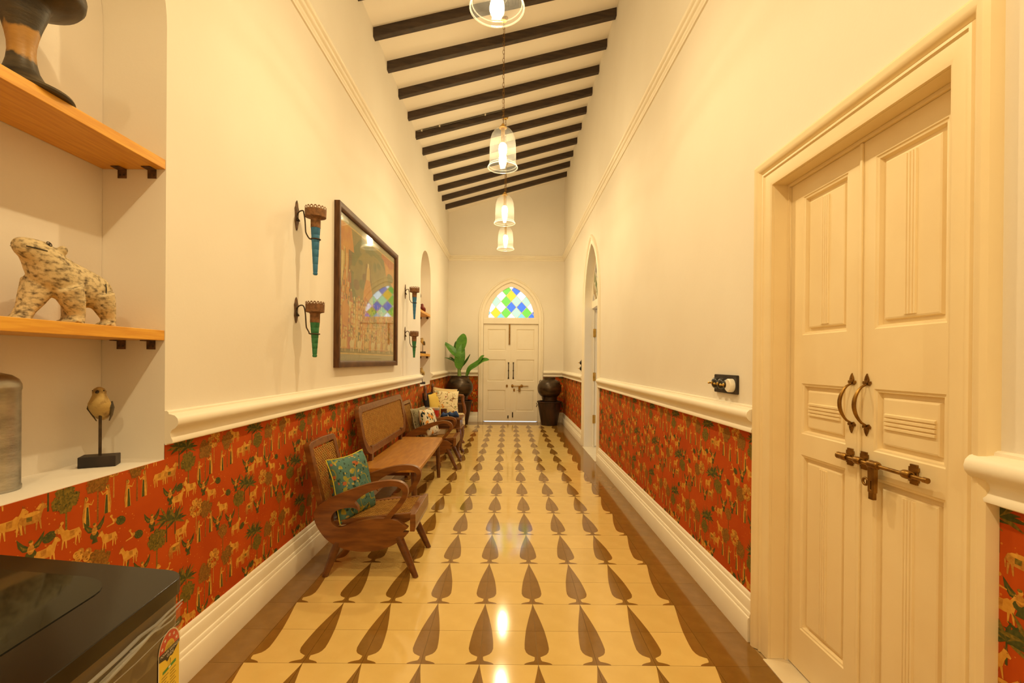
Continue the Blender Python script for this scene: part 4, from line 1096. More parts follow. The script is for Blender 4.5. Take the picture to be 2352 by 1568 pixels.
ap(6, [(.37, .62), (.40, .80), (.47, .80), (.50, .62)]); ap(1, [(.34, .40), (.36, .56), (.40, .66), (.47, .66), (.51, .56), (.55, .38), (.46, .44)]); ap(2, [(.40, .66), (.41, .76), (.435, .80), (.46, .76), (.47, .66)])
ap(3, [(.36, .40), (.52, .36), (.54, .44), (.38, .50)]); ap(4, ell(.435, .79, .014, .022, 9)); ap(1, rect(.33, .36, .56, .42))
def fig(u, v, s, c1, c2):
    ap(c1, [(u - .020 * s, v), (u + .020 * s, v), (u + .013 * s, v + .075 * s), (u - .013 * s, v + .075 * s)])
    ap(c2, [(u - .010 * s, v + .01), (u + .004 * s, v + .01), (u + .003 * s, v + .07 * s), (u - .006 * s, v + .07 * s)])
    ap(2, ell(u, v + .09 * s, .0085 * s, .014 * s, 8)); ap(c2, ell(u - .002 * s, v + .10 * s, .009 * s, .009 * s, 7))
for row in range(7):
    v = .34 - .052 * row
    for k in range(26):
        u = .012 + k * .038 + .012 * R.random()
        if .44 < u < .84 and v > .20 and R.random() < .55: continue
        fig(u, v + .012 * R.random(), 1.0 + .3 * R.random(), R.choice((1, 2, 3, 1, 5)), R.choice((3, 4, 6, 1, 2)))
for k in range(12): fig(.02 + .012 * k, .36 + .05 * (k % 5), 1.1, R.choice((1, 2, 3)), R.choice((4, 6, 1)))
ap(1, [(.03, .22), (.10, .20), (.13, .36), (.08, .42), (.03, .38)])
for k in range(8):
    u = .05 + .118 * k; c = 4 if k % 3 else 2
    ap(c, ell(u, .075, .034, .032, 12)); ap(c, [(u + .015, .085), (u + .030, .125), (u + .045, .12), (u + .035, .07)])
    for q in (-.024, -.010, .012, .024): ap(c, rect(u + q, .012, u + q + .007, .07))
tag(mb.build('artwork', ART, t, smooth=0, weld=False, fixn=False), kind='stuff')
MB().prism([rect(FY0 + fw - .003, FZ0 + fw - .003, FY1 - fw + .003, FZ1 - fw + .003)], onX(XL, 1), .017, .019).build('glass_pane', glass_mat('picture_glass', (0.98, 0.99, 0.98), 0.0, ior=1.45), t, smooth=0)

# ================================================================== SEATING
def cane_mb(mb, fn, a0, b0, a1, b1, inside, pitch=.0135, wd=.0034, th=.0016, diag=True):
    """woven cane: crossing strips as geometry with open holes; inside(a,b) keeps them in the panel outline"""
    def strip(p, q, d):
        L = sqrt((q[0] - p[0]) ** 2 + (q[1] - p[1]) ** 2); n = max(2, int(L / .02)); run = []
        segs = []
        for k in range(n + 1):
            t = k / n; u = (p[0] + (q[0] - p[0]) * t, p[1] + (q[1] - p[1]) * t)
            if inside(*u) and a0 <= u[0] <= a1 and b0 <= u[1] <= b1: run.append(u)
            elif run: segs.append(run); run = []
        if run: segs.append(run)
        for r in segs:
            if len(r) < 2: continue
            s, e = r[0], r[-1]
            l = sqrt((e[0] - s[0]) ** 2 + (e[1] - s[1]) ** 2)
            nx, ny = -(e[1] - s[1]) / l * wd / 2, (e[0] - s[0]) / l * wd / 2
            mb.add([fn(s[0] + nx, s[1] + ny, d), fn(s[0] - nx, s[1] - ny, d), fn(e[0] - nx, e[1] - ny, d), fn(e[0] + nx, e[1] + ny, d),
                    fn(s[0] + nx, s[1] + ny, d + th), fn(s[0] - nx, s[1] - ny, d + th), fn(e[0] - nx, e[1] - ny, d + th), fn(e[0] + nx, e[1] + ny, d + th)],
                   [(0, 1, 2, 3), (7, 6, 5, 4), (0, 4, 5, 1), (1, 5, 6, 2), (2, 6, 7, 3), (3, 7, 4, 0)])
    k = 0; a = a0 + pitch / 2
    while a < a1: strip((a, b0), (a, b1), 0); a += pitch
    b = b0 + pitch / 2
    while b < b1: strip((a0, b), (a1, b), th); b += pitch
    if diag:
        s = a0 - (b1 - b0)
        while s < a1:
            strip((s, b0), (s + b1 - b0, b1), 2 * th); strip((s + b1 - b0, b0), (s, b1), 3 * th); s += pitch * 2
    return mb

def catmull(P, n=5, closed=True):
    out = []; m = len(P)
    for i in range(m if closed else m - 1):
        g = lambda k: Vector(P[k % m] if closed else P[min(max(k, 0), m - 1)])
        p0, p1, p2, p3 = g(i - 1), g(i), g(i + 1), g(i + 2)
        for k in range(n):
            q = k / n
            out.append(tuple(.5 * (2 * p1 + (p2 - p0) * q + (2 * p0 - 5 * p1 + 4 * p2 - p3) * q * q + (3 * p1 - p0 - 3 * p2 + p3) * q ** 3)))
    if not closed: out.append(tuple(P[-1]))
    return out
def cpx(c): return -1.318 + .000829 * c[0], 1.210 - .000829 * c[1]

CH0 = Vector((-0.86, 3.03, 0))          # base of the nearer armchair
def make_chair():
    t = thing('armchair', 'teak armchair with a teal cushion and fish shaped side panels, nearest the front', 'chair', CH0, 'caned teak armchairs beside the long bench')
    # side profile (x, z): curled arm, loop and fish shaped lower body
    o1 = [(195, 1010), (222, 962), (270, 925), (330, 892), (400, 860), (480, 830), (550, 806), (620, 787), (690, 775), (750, 770), (805, 776), (845, 795), (868, 828), (868, 872), (848, 920), (812, 970), (775, 1010), (748, 1046)]
    o2 = [(748, 1046), (790, 1056), (830, 1080), (872, 1108)]
    o3 = [(872, 1108), (852, 1124), (835, 1138)]
    o4 = [(835, 1138), (876, 1142)]
    o5 = [(876, 1142), (850, 1172), (810, 1205), (750, 1240), (690, 1263), (620, 1277), (540, 1281), (470, 1274), (400, 1256), (330, 1224), (275, 1180), (230, 1120), (205, 1065), (195, 1010)]
    outer = []
    for seg in (o1, o2, o3, o4, o5): outer += catmull([cpx(p) for p in seg], 3, False)[:-1]
    h1 = [(322, 1046), (330, 1018), (360, 990), (410, 972), (470, 966), (500, 975), (518, 992)]
    h2 = [(518, 992), (508, 955), (488, 928)]
    h3 = [(488, 928), (540, 884), (590, 855), (640, 836), (700, 818), (750, 811), (795, 815), (826, 836), (832, 868), (812, 908), (770, 962), (728, 1010), (700, 1042)]
    h4 = [(700, 1042), (640, 1043), (590, 1050), (530, 1062), (470, 1080), (420, 1100), (380, 1110), (345, 1098), (326, 1075), (322, 1046)]
    hole = []
    for seg in (h1, h2, h3, h4): hole += catmull([cpx(p) for p in seg], 3, False)[:-1]
    for (ya, yb) in ((2.800, 2.836), (3.222, 3.258)):
        mb = MB(); mb.prism([outer, hole], lambda a, b, d: (a, d, b), ya, yb)
        mb.build('side_panel', TEAK, t, smooth=30, bevel=.004)
    # legs, splayed
    for (ya, yf) in ((2.822, 2.800), (3.236, 3.250)):
        for tx, tz, fx in ((-.655, .235, -.545), (-1.015, .20, -1.085)):
            mb = MB(); mb.tube([(tx, ya, tz), (tx + (fx - tx) * .5, (ya + yf) / 2, tz * .5), (fx, yf, 0)], [.0255, .0235, .0165], 14); mb.build('leg', TEAKD, t, smooth=50)
    # seat frame and cane
    y0, y1 = 2.836, 3.222
    sx0, sz0, sx1, sz1 = -1.085, .315, -.556, .372
    def fs(a, b, d):                     # a along depth, b along width
        k = (a - sx0) / (sx1 - sx0); return (a, b, sz0 + (sz1 - sz0) * k + d)
    mb = MB()
    mb.prism([rect(sx0, y0 - .0, sx1, y1), rect(sx0 + .035, y0 + .025, sx1 - .045, y1 - .025)], fs, -.030, 0); mb.build('seat_frame', TEAK, t, smooth=0, bevel=.003)
    mb = MB(); mb.prism([[(sx1 - .028, .268), (sx1, .268), (sx1 + .006, .300), (sx1 + .004, .372), (sx1 - .028, .369)]], lambda a, b, d: (a, d, b), 2.806, 3.252); mb.build('front_apron', TEAK, t, smooth=0, bevel=.003)
    mb = MB(); cane_mb(mb, lambda a, b, d: fs(a, b, d - .008), sx0 + .03, y0 + .02, sx1 - .04, y1 - .02, lambda a, b: True); tag(mb.build('seat_cane', CANE, t, smooth=0, weld=False), kind='stuff')
    # leaning back
    bx0, bz0, bx1, bz1 = -1.075, .30, -1.195, .795
    nrm = Vector((bz1 - bz0, 0, -(bx1 - bx0))).normalized()
    def fb(a, b, d):                     # a width, b 0..1 height
        return (bx0 + (bx1 - bx0) * b + nrm.x * d, a, bz0 + (bz1 - bz0) * b + nrm.z * d)
    ya, yb = 2.818, 3.240
    mb = MB()
    outb = [(ya, 0), (yb, 0), (yb, .955), (yb - .03, .985), ((ya + yb) / 2, 1.0), (ya + .03, .985), (ya, .955)]
    mb.prism([outb, rect(ya + .045, .14, yb - .045, .91)], fb, -.038, 0); mb.build('back_frame', TEAK, t, smooth=0, bevel=.004)
    mb = MB(); H = sqrt((bx1 - bx0) ** 2 + (bz1 - bz0) ** 2)
    cane_mb(mb, lambda a, b, d: fb(a, b / H, d - .012), ya + .04, .13 * H, yb - .04, .915 * H, lambda a, b: True); tag(mb.build('back_cane', CANE, t, smooth=0, weld=False), kind='stuff')
    return t
chair = make_chair()
chair2 = copy_tree(chair); chair2.location = CH0 + Vector((-.075, 2.805, 0))
chair2['label'] = 'teak armchair between the long bench and the small table, holding two cushions'

# ---- cushions
def cushion_mat(name, base, base2, spots, sc=9.0, rough=.85):
    """woven ground with a printed scatter of blobs in the given colours"""
    m = bpy.data.materials.new(name); m.use_nodes = True
    nt = m.node_tree; N = nt.nodes; L = nt.links; b = N['Principled BSDF']; b.inputs['Roughness'].default_value = rough; b.inputs['Specular IOR Level'].default_value = .15
    tc = N.new('ShaderNodeTexCoord')
    nz = N.new('ShaderNodeTexNoise'); nz.inputs['Scale'].default_value = 40; L.new(tc.outputs['Object'], nz.inputs['Vector'])
    mx = N.new('ShaderNodeMix'); mx.data_type = 'RGBA'; mx.inputs[6].default_value = (*base, 1); mx.inputs[7].default_value = (*base2, 1); L.new(nz.outputs['Fac'], mx.inputs[0])
    cur = mx.outputs[2]
    wob = N.new('ShaderNodeTexNoise'); wob.inputs['Scale'].default_value = 14; L.new(tc.outputs['Object'], wob.inputs['Vector'])
    add = N.new('ShaderNodeMixRGB'); add.blend_type = 'ADD'; add.inputs[0].default_value = .06; L.new(tc.outputs['Object'], add.inputs[1]); L.new(wob.outputs['Color'], add.inputs[2])
    for i, (c, th, k, st) in enumerate(spots):
        if st == 'vine':                 # winding stems: where a smooth noise crosses its middle value
            nv = N.new('ShaderNodeTexNoise'); nv.inputs['Scale'].default_value = k; nv.inputs['Detail'].default_value = .5; L.new(tc.outputs['Object'], nv.inputs['Vector'])
            sb = N.new('ShaderNodeMath'); sb.operation = 'SUBTRACT'; sb.inputs[1].default_value = .5; L.new(nv.outputs['Fac'], sb.inputs[0])
            ab = N.new('ShaderNodeMath'); ab.operation = 'ABSOLUTE'; L.new(sb.outputs[0], ab.inputs[0])
            lt = N.new('ShaderNodeMath'); lt.operation = 'LESS_THAN'; lt.inputs[1].default_value = th; L.new(ab.outputs[0], lt.inputs[0])
            m2 = N.new('ShaderNodeMix'); m2.data_type = 'RGBA'; m2.inputs[7].default_value = (*c, 1); L.new(cur, m2.inputs[6]); L.new(lt.outputs[0], m2.inputs[0]); cur = m2.outputs[2]
            continue
        mp = N.new('ShaderNodeMapping'); mp.inputs['Location'].default_value = (i * 1.37, i * .71, i * .33); mp.inputs['Scale'].default_value = st; L.new(add.outputs[0], mp.inputs[0])
        vo = N.new('ShaderNodeTexVoronoi'); vo.inputs['Scale'].default_value = sc * k; L.new(mp.outputs[0], vo.inputs['Vector'])
        mr = N.new('ShaderNodeMapRange'); mr.inputs['From Min'].default_value = th; mr.inputs['From Max'].default_value = th + .03; mr.inputs['To Min'].default_value = 1; mr.inputs['To Max'].default_value = 0
        L.new(vo.outputs['Distance'], mr.inputs['Value'])
        m2 = N.new('ShaderNodeMix'); m2.data_type = 'RGBA'; m2.inputs[7].default_value = (*c, 1); L.new(cur, m2.inputs[6]); L.new(mr.outputs[0], m2.inputs[0]); cur = m2.outputs[2]
    L.new(cur, b.inputs['Base Color'])
    bp = N.new('ShaderNodeBump'); bp.inputs['Strength'].default_value = .25; bp.inputs['Distance'].default_value = .004
    n3 = N.new('ShaderNodeTexNoise'); n3.inputs['Scale'].default_value = 18; n3.inputs['Detail'].default_value = 6; L.new(tc.outputs['Object'], n3.inputs['Vector']); L.new(n3.outputs['Fac'], bp.inputs['Height']); L.new(bp.outputs[0], b.inputs['Normal'])
    return m
def make_cushion(label, centre, normal, up, sz, m, pip, thick=.13, sag=.0, group=None, tagged=False, seed=0):
    """square pillow: face towards `normal`, vertical edge along `up`"""
    n = Vector(normal).normalized(); u = Vector(up); u = (u - n * u.dot(n)).normalized(); r = u.cross(n)
    w_, h_ = sz
    t = thing('cushion', label, 'cushion', centre, group)
    K = 18; c0 = Vector(centre)
    def P(i, j, s):
        a, b = 2 * i / K - 1, 2 * j / K - 1
        pin = 1 - .075 * ((1 - a * a) * abs(b) ** 6 + (1 - b * b) * abs(a) ** 6) * 1.0
        x, y = a * pin, b * pin
        th = thick / 2 * (max(0, (1 - a ** 4)) * max(0, (1 - b ** 4))) ** .55
        th *= 1 + .22 * noise.noise((a * 1.3 + seed, b * 1.3, s)); bnd = .018 * noise.noise((a * .9 + seed, b * .9, 3.3))
        bend = sag * (b + 1) ** 2 * .25
        return c0 + r * (x * w_ / 2) + u * (y * h_ / 2) + n * (s * th + bnd - bend)
    mb = MB()
    for s in (1, -1):
        o = len(mb.v)
        for j in range(K + 1):
            for i in range(K + 1): mb.v.append(P(i, j, s))
        for j in range(K):
            for i in range(K):
                q = [o + j * (K + 1) + i, o + j * (K + 1) + i + 1, o + (j + 1) * (K + 1) + i + 1, o + (j + 1) * (K + 1) + i]
                mb.f.append(q if s > 0 else q[::-1]); mb.m.append(0)
    mb.build('cover', m, t, smooth=75)
    if pip is not None:
        edge = [P(i, 0, 0) for i in range(K)] + [P(K, j, 0) for j in range(K)] + [P(K - i, K, 0) for i in range(K)] + [P(0, K - j, 0) for j in range(K)]
        mb = MB(); mb.tube(edge, .0036, 6, closed=True); mb.build('piping', pip, t, smooth=60)
    if tagged:
        e = P(2, 0, 0); mb = MB(); mb.add([e + n * .004, e + r * .022 + n * .004, e + r * .022 - u * .035 + n * .01, e - u * .035 + n * .01], [(0, 1, 2, 3)]); mb.build('care_tag', CERAM, t, smooth=0)
    return t
YEL = flat('yellow_piping', (0.62, 0.55, 0.06), .8); CRM = flat('cream_piping', (0.62, 0.54, 0.36), .85)
TEALC = cushion_mat('teal_print', (0.075, 0.165, 0.145), (0.105, 0.215, 0.185), [((0.30, 0.28, 0.045), .012, 9, 'vine'), ((0.33, 0.30, 0.045), .26, 1.0, (1, 1, 1)), ((0.42, 0.13, 0.05), .22, 1.15, (1, 1, 1)), ((0.035, 0.07, 0.05), .24, 1.5, (1.5, 1.5, .8)), ((0.42, 0.34, 0.10), .20, 2.0, (1, 1, 1)), ((0.03, 0.06, 0.045), .16, 2.6, (1, 1, 1))], 13)
WHITEC = cushion_mat('white_leaf_print', (0.68, 0.62, 0.47), (0.74, 0.68, 0.52), [((0.72, 0.32, 0.07), .25, .8, (1, 1, 1)), ((0.10, 0.13, 0.045), .22, 1.1, (1.6, 1.6, .8)), ((0.025, 0.04, 0.04), .33, 1.2, (1.8, 1.8, .8))], 12)
GREYC = cushion_mat('grey_weave', (0.20, 0.17, 0.095), (0.34, 0.30, 0.19), [((0.42, 0.37, 0.24), .18, 3.0, (1, 1, 1)), ((0.13, 0.11, 0.06), .22, 2.4, (1, 1, 1))], 14)
FLORALC = cushion_mat('cream_floral', (0.72, 0.61, 0.36), (0.78, 0.67, 0.41), [((0.22, 0.11, 0.04), .009, 8, 'vine'), ((0.32, 0.30, 0.13), .20, .9, (1, 1, 1.4)), ((0.62, 0.27, 0.06), .16, 1.0, (1, 1, 1)), ((0.30, 0.05, 0.05), .13, .9, (1, 1, 1)), ((0.20, 0.24, 0.13), .16, 1.3, (1.6, 1, 1)), ((0.16, 0.08, 0.03), .15, 2.4, (1, 1, 1))], 11)
BEIGEC = cushion_mat('beige_plain', (0.62, 0.47, 0.23), (0.68, 0.53, 0.27), [], 9)
YELC = cushion_mat('yellow_sprig', (0.62, 0.42, 0.08), (0.68, 0.48, 0.10), [((0.22, 0.17, 0.04), .17, 1.3, (1, 1, .7))], 14)
BLACKC = cushion_mat('black_cloth', (0.012, 0.009, 0.008), (0.02, 0.015, 0.012), [], 9)
make_cushion('teal floral cushion with yellow piping on the nearest armchair', (-.985, 2.985, .495), (.90, -.40, .20), (-.20, .04, 1), (.32, .395), TEALC, YEL, .13, .02, tagged=True, seed=1)
make_cushion('white cushion with dark leaf print on the armchair by the small table', (-.975, 5.80, .530), (.93, -.32, .22), (-.20, .04, 1), (.33, .345), WHITEC, CRM, .12, .02, seed=2)
make_cushion('grey woven cushion behind the white leaf cushion', (-1.085, 5.86, .535), (.93, -.34, .20), (-.18, .04, 1), (.34, .345), GREYC, CRM, .11, .02, seed=3)

# ---- long bench
BY0, BY1 = 3.72, 5.27
t = thing('bench', 'long polished teak bench with a rounded cane panel back', 'bench', (-.95, 4.5, 0))
seat = [(-1.185, BY0 + .03), (-1.17, BY0), (-.79, BY0 + .0), (-.735, BY0 + .01), (-.705, BY0 + .05), (-.712, 4.5), (-.728, BY1 - .09), (-.745, BY1 - .03), (-.80, BY1), (-1.17, BY1), (-1.185, BY1 - .03)]
MB().prism([seat], onZ(.400), 0, .034).build('seat', BENCHW, t, smooth=30, bevel=.006)
MB().box((-1.12, BY0 + .10, .352), (-.80, BY1 - .10, .400)).build('seat_rail', TEAKD, t, smooth=0, bevel=.003)
for x, y, fx, fy in ((-.765, BY0 + .09, -.750, BY0 + .075), (-.785, BY1 - .085, -.768, BY1 - .07), (-1.11, BY0 + .09, -1.125, BY0 + .075), (-1.11, BY1 - .09, -1.125, BY1 - .075)):
    MB().tube([(x, y, .402), (fx, fy, 0)], [.026, .019], 14).build('leg', TEAKD, t, smooth=50)
bz0, bz1 = .495, .905
def fbk(a, b, d): return (-1.150 - .075 * (b - bz0) / (bz1 - bz0) + d, a, b)
PA0, PA1 = 3.82, 5.36
outb = rrect(PA0, bz0, PA1, bz1, [.17, .17, .075, .075], 8)
inb = rrect(PA0 + .062, bz0 + .055, PA1 - .062, bz1 - .052, [.125, .125, .045, .045], 8)
MB().prism([outb, inb], fbk, -.036, 0).build('back_frame', TEAK, t, smooth=30, bevel=.004)
def ins(a, b):
    x0, z0, x1, z1 = PA0 + .055, bz0 + .048, PA1 - .055, bz1 - .045
    if not (x0 <= a <= x1 and z0 <= b <= z1): return False
    r = .12
    for cx, sg in ((x0 + r, -1), (x1 - r, 1)):
        if (a - cx) * sg > 0 and b < z0 + r and (a - cx) ** 2 + (b - z0 - r) ** 2 > r * r: return False
    return True
mb = MB(); cane_mb(mb, lambda a, b, d: fbk(a, b, d - .014), PA0 + .05, bz0 + .04, PA1 - .05, bz1 - .04, ins, pitch=.0155, wd=.0046); tag(mb.build('back_cane', CANE, t, smooth=0, weld=False), kind='stuff')
for y in (4.02, 5.10):
    MB().box((-1.187, y - .028, .434), (-1.155, y + .028, .56)).build('back_post', TEAKD, t, smooth=0, bevel=.003)

# ---- small side table with carved legs
TX0, TX1, TY0, TY1, TZ = -1.20, -.632, 6.285, 6.70, .523
t = thing('side_table', 'small dark wooden table with cabriole legs beyond the second armchair', 'table', ((TX0 + TX1) / 2, (TY0 + TY1) / 2, 0))
MB().prism([rrect(TX0, TY0, TX1, TY1, .012, 3)], onZ(TZ - .024), 0, .024).build('top', TEAK, t, smooth=30, bevel=.004)
MB().box((TX0 + .025, TY0 + .022, TZ - .135), (TX1 - .022, TY1 - .022, TZ - .024)).build('apron', TEAKD, t, smooth=0, bevel=.003)
MB().prism([rrect(TX0 + .008, TY0 + .006, TX1 - .006, TY1 - .006, .01, 3)], onZ(TZ - .150), 0, .016).build('lower_moulding', TEAK, t, smooth=30, bevel=.003)
MB().prism([rect(TX0 + .08, TZ - .122, TX1 - .08, TZ - .045)], onY(TY0 + .022, -1), 0, .008).build('drawer_front', TEAKD, t, smooth=0, bevel=.003)
for x, sx in ((TX0 + .045, -1), (TX1 - .045, 1)):
    for y, sy in ((TY0 + .045, -1), (TY1 - .045, 1)):
        pts = [(0, .385), (.010, .33), (.016, .27), (.010, .20), (.000, .13), (.000, .07), (.010, .035), (.024, .012), (.026, 0)]; rs = [.034, .036, .032, .025, .019, .017, .020, .026, .024]
        MB().tube([(x + sx * a, y + sy * a, z) for a, z in pts], rs, 12).build('leg', TEAKD, t, smooth=60)

t = thing('red_box', 'red box with a clear lid on the small table', 'box', (-1.085, 6.52, TZ))
MB().prism([rrect(-1.205, 6.44, -.965, 6.60, .012, 4)], onZ(TZ), 0, .085).build('body', mat('red_plastic', (0.50, 0.025, 0.010), (0.58, 0.04, 0.015), rough=.3, scale=6), t, smooth=30, bevel=.003)
MB().prism([rrect(-1.209, 6.436, -.961, 6.604, .014, 4)], onZ(TZ + .0855), 0, .028).build('lid', mat('smoky_lid', (0.34, 0.29, 0.25), (0.42, 0.36, 0.31), rough=.15, scale=5), t, smooth=30, bevel=.003)
for x in (-1.13, -1.03): MB().box((x - .012, 6.430, TZ + .06), (x + .012, 6.4358, TZ + .108)).build('clasp', flat('orange_clasp', (0.70, 0.16, 0.02), .4), t, smooth=0, bevel=.002)
t = thing('wooden_tumbler', 'small brown wooden tumbler between the red box and the floral cushion', 'cup', (-.905, 6.56, TZ))
MB().lathe([(0, 0), (.036, 0), (.040, .01), (.043, .085), (.046, .092), (.042, .092), (.036, .02), (0, .015)], n=24).build('body', TEAKD, t, local=True, smooth=40)
MB().lathe([(.0415, .045), (.0432, .047), (.0438, .058), (.0426, .060)], n=24).build('band', mat('dark_band', (0.05, 0.02, 0.012), (0.07, 0.03, 0.015), rough=.4), t, local=True, smooth=40)
t = thing('blue_scarf', 'folded dark blue scarf with a pale tie lying on the small table', 'scarf', (-.80, 6.40, TZ))
mb = MB()
secs = []
for k in range(21):
    a = k / 20; x = -.128 + .25 * a
    e_ = min(1, 6 * a + .25, 6 * (1 - a) + .45); pin = math.exp(-((a - .42) / .045) ** 2)
    rz = (.028 + .006 * sin(a * 17) + .012 * a) * e_ - .008 * pin; ry = (.040 + .008 * sin(a * 11 + 1)) * e_ - .010 * pin
    secs.append(((x, .012 * sin(a * 5), rz * .92), (0, ry, 0), (0, 0, rz)))
mb.loft(secs, 14); o = mb.build('cloth', mat('navy_cloth', (0.012, 0.035, 0.12), (0.025, 0.065, 0.20), rough=.8, scale=30, stretch=(.6, 2, 2), bump=.6), t, local=True, smooth=60)
mb = MB(); mb.tube([(-.022 + .003 * sin(k), .023 * cos(2 * pi * k / 14), .0155 + .017 * sin(2 * pi * k / 14)) for k in range(14)], .0045, 6, closed=True); mb.build('tie', CERAM, t, local=True, smooth=60)

# ---- carved settee beyond the table
SX0, SX1, SY0, SY1 = -1.225, -.705, 6.74, 7.44
t = thing('settee', 'carved wooden settee with a high back behind the small table', 'settee', ((SX0 + SX1) / 2, (SY0 + SY1) / 2, 0))
MB().box((SX0 + .02, SY0 + .01, .36), (SX1, SY1 - .01, .415)).build('seat_rail', TEAKD, t, smooth=0, bevel=.004)
mb = MB(); mb.prism([rrect(SX0 + .05, .415, SX1 + .006, .470, .022, 4)], lambda a, b, d: (a, d, b), SY0 + .02, SY1 - .05); mb.prism([[(SX1 + .0, .455), (SX1 + .012, .45), (SX1 + .020, .30), (SX1 + .012, .295)]], lambda a, b, d: (a, d, b), SY0 + .02, SY1 - .06)
mb.build('seat_cover', FLORALC, t, smooth=40)
for y in (SY0 + .02, SY1 - .02):
    mb = MB(); mb.lathe([(0, 0), (.022, 0), (.022, .30), (.028, .36), (.028, .44), (.020, .46), (.026, .52), (.030, .60), (.022, .66), (.018, .70), (.026, .74), (.030, .80), (.020, .84), (.024, .87), (.022, .90), (.010, .925), (0, .93)], c=(SX0 + .022, y, 0), n=16); mb.build('back_post', TEAKD, t, smooth=50)
bk = [(SY0 + .03, .47), (SY1 - .03, .47), (SY1 - .03, .72), (SY1 - .12, .77), ((SY0 + SY1) / 2 + .05, .80), ((SY0 + SY1) / 2 - .05, .80), (SY0 + .12, .77), (SY0 + .03, .72)]
MB().prism([bk, rect(SY0 + .08, .52, SY1 - .08, .70)], onX(SX0 + .01, 1), 0, .028).build('back_frame', TEAKD, t, smooth=0, bevel=.004)
for k in range(6): y = SY0 + .11 + k * .096; MB().box((SX0 + .016, y - .009, .515), (SX0 + .030, y + .009, .705)).build('back_slat', TEAKD, t, smooth=0, bevel=.003)
ya = SY1 - .045
mb = MB(); mb.tube([(SX0 + .03, ya, .735), (-1.0, ya, .742), (SX1 - .06, ya, .745), (SX1 - .012, ya, .738)], [.018, .020, .021, .022], 12); mb.build('armrest', TEAK, t, smooth=60)
MB().tube([(SX1 - .018, ya, .742), (SX1 - .020, ya, .66), (SX1 + .0, ya, .58), (SX1 + .012, ya, .50), (SX1 - .004, ya, .42), (SX1 - .012, ya, .38)], [.026, .024, .026, .028, .028, .030], 12).build('arm_post', TEAK, t, smooth=60)
MB().box((SX0 + .03, ya - .012, .60), (SX1 - .02, ya + .012, .625)).build('arm_rail', TEAKD, t, smooth=0, bevel=.003)
for x, y, s in ((SX1 - .03, SY1 - .05, 1), (SX1 - .03, SY0 + .05, 1)):
    pts = [(0, .40), (.014, .33), (.016, .26), (.004, .19), (-.010, .12), (-.010, .07), (.004, .035), (.020, .012), (.022, 0)]; rs = [.036, .036, .031, .024, .019, .018, .021, .027, .024]
    MB().tube([(x + a, y, z) for a, z in pts], rs, 12).build('leg', TEAK, t, smooth=60)
make_cushion('cream floral cushion propped in front on the settee', (-.945, 7.13, .655), (.20, -.94, .20), (.0, .2, 1), (.37, .37), FLORALC, None, .11, .03, seed=6)
make_cushion('plain beige cushion peeping out behind the cream floral one', (-1.00, 7.27, .675), (.12, -.97, .15), (.08, .15, 1), (.37, .38), BEIGEC, CRM, .09, .02, seed=7)
make_cushion('yellow sprigged cushion leaning edge on against the settee back', (-1.105, 6.93, .645), (.90, -.40, .20), (-.16, .05, 1), (.28, .34), YELC, None, .09, .02, seed=8)
make_cushion('black cushion squeezed behind the yellow one against the settee back', (-1.165, 6.865, .640), (.95, -.3, .12), (-.10, .02, 1), (.30, .37), BLACKC, None, .06, .0, seed=9)

# ================================================================== POTS AND PLANT
def make_bucket(label, x, y, s=1.0):
    t = thing('planter_bucket', label, 'planter', (x, y, 0), 'dark tapered buckets under the pots')
    MB().lathe([(0, 0), (.155 * s, 0), (.160 * s, .006), (.238 * s, .455), (.250 * s, .462), (.252 * s, .478), (.244 * s, .484), (.232 * s, .480), (.226 * s, .46), (.215 * s, .440), (0, .440)], n=40).build('body', BUCKET, t, local=True, smooth=40)
    for q in (-1, 1):
        mb = MB(); mb.tube([(q * (.243 * s + .016 * abs(sin(a)) + .004), .038 * cos(a), .405 + .042 * sin(a)) for a in [2 * pi * k / 18 for k in range(18)]], .0055, 8, closed=True); mb.build('ring_handle', DARKM, t, local=True, smooth=60)
    return t
make_bucket('dark tapered metal bucket to the side of the end door, under the round pot', .815, 9.56)
make_bucket('dark tapered metal bucket in the corner, under the banana plant pot', -1.005, 9.60, 1.04)
def make_pot(label, x, y, z, r, h, rim, neck):
    t = thing('round_pot', label, 'pot', (x, y, z), 'dark round bellied pots on buckets')
    prof = [(0, 0), (neck * .98, 0), (neck, .006), (neck * .96, .05), (neck * 1.04, .055)]
    b0 = .055; H = h - b0 - .022
    zc = b0 + H * .5
    for k in range(1, 16):
        a = -pi / 2 + pi * k / 16
        zz = zc + H / 2 * sin(a); rr = max(r * cos(a) ** .8, 0)
        if sin(a) < 0: rr = max(rr, neck * 1.04)
        if sin(a) > 0: rr = max(rr, rim)
        prof.append((rr, zz))
    prof += [(rim, h - .022), (rim * .98, h - .012), (rim * 1.06, h - .006), (rim * 1.06, h), (rim * .96, h), (rim * .90, h - .03), (0, h - .035)]
    MB().lathe(prof, n=44).build('body', POT, t, local=True, smooth=60)
    for q in (0, 1):
        a0 = radians(-35 + 180 * q); rr = (r * .86)
        mb = MB(); c = Vector((rr * cos(a0), rr * sin(a0), h * .80)); tdir = Vector((-sin(a0), cos(a0), 0)); rd = Vector((cos(a0), sin(a0), .6)).normalized()
        mb.tube([c + rd * .008 + tdir * .036 * cos(2 * pi * k / 16) + Vector((cos(a0) * .3, sin(a0) * .3, -1)).normalized() * .030 * sin(2 * pi * k / 16) for k in range(16)], .006, 8, closed=True); mb.build('lug_ring', DARKM, t, local=True, smooth=60)
    return t
make_pot('round dark pot with a short neck beside the end door, empty', .815, 9.56, .4845, .243, .478, .118, .150)
pot2 = make_pot('large dark wide mouthed pot in the corner holding a banana plant', -1.005, 9.60, .4845, .272, .495, .185, .165)
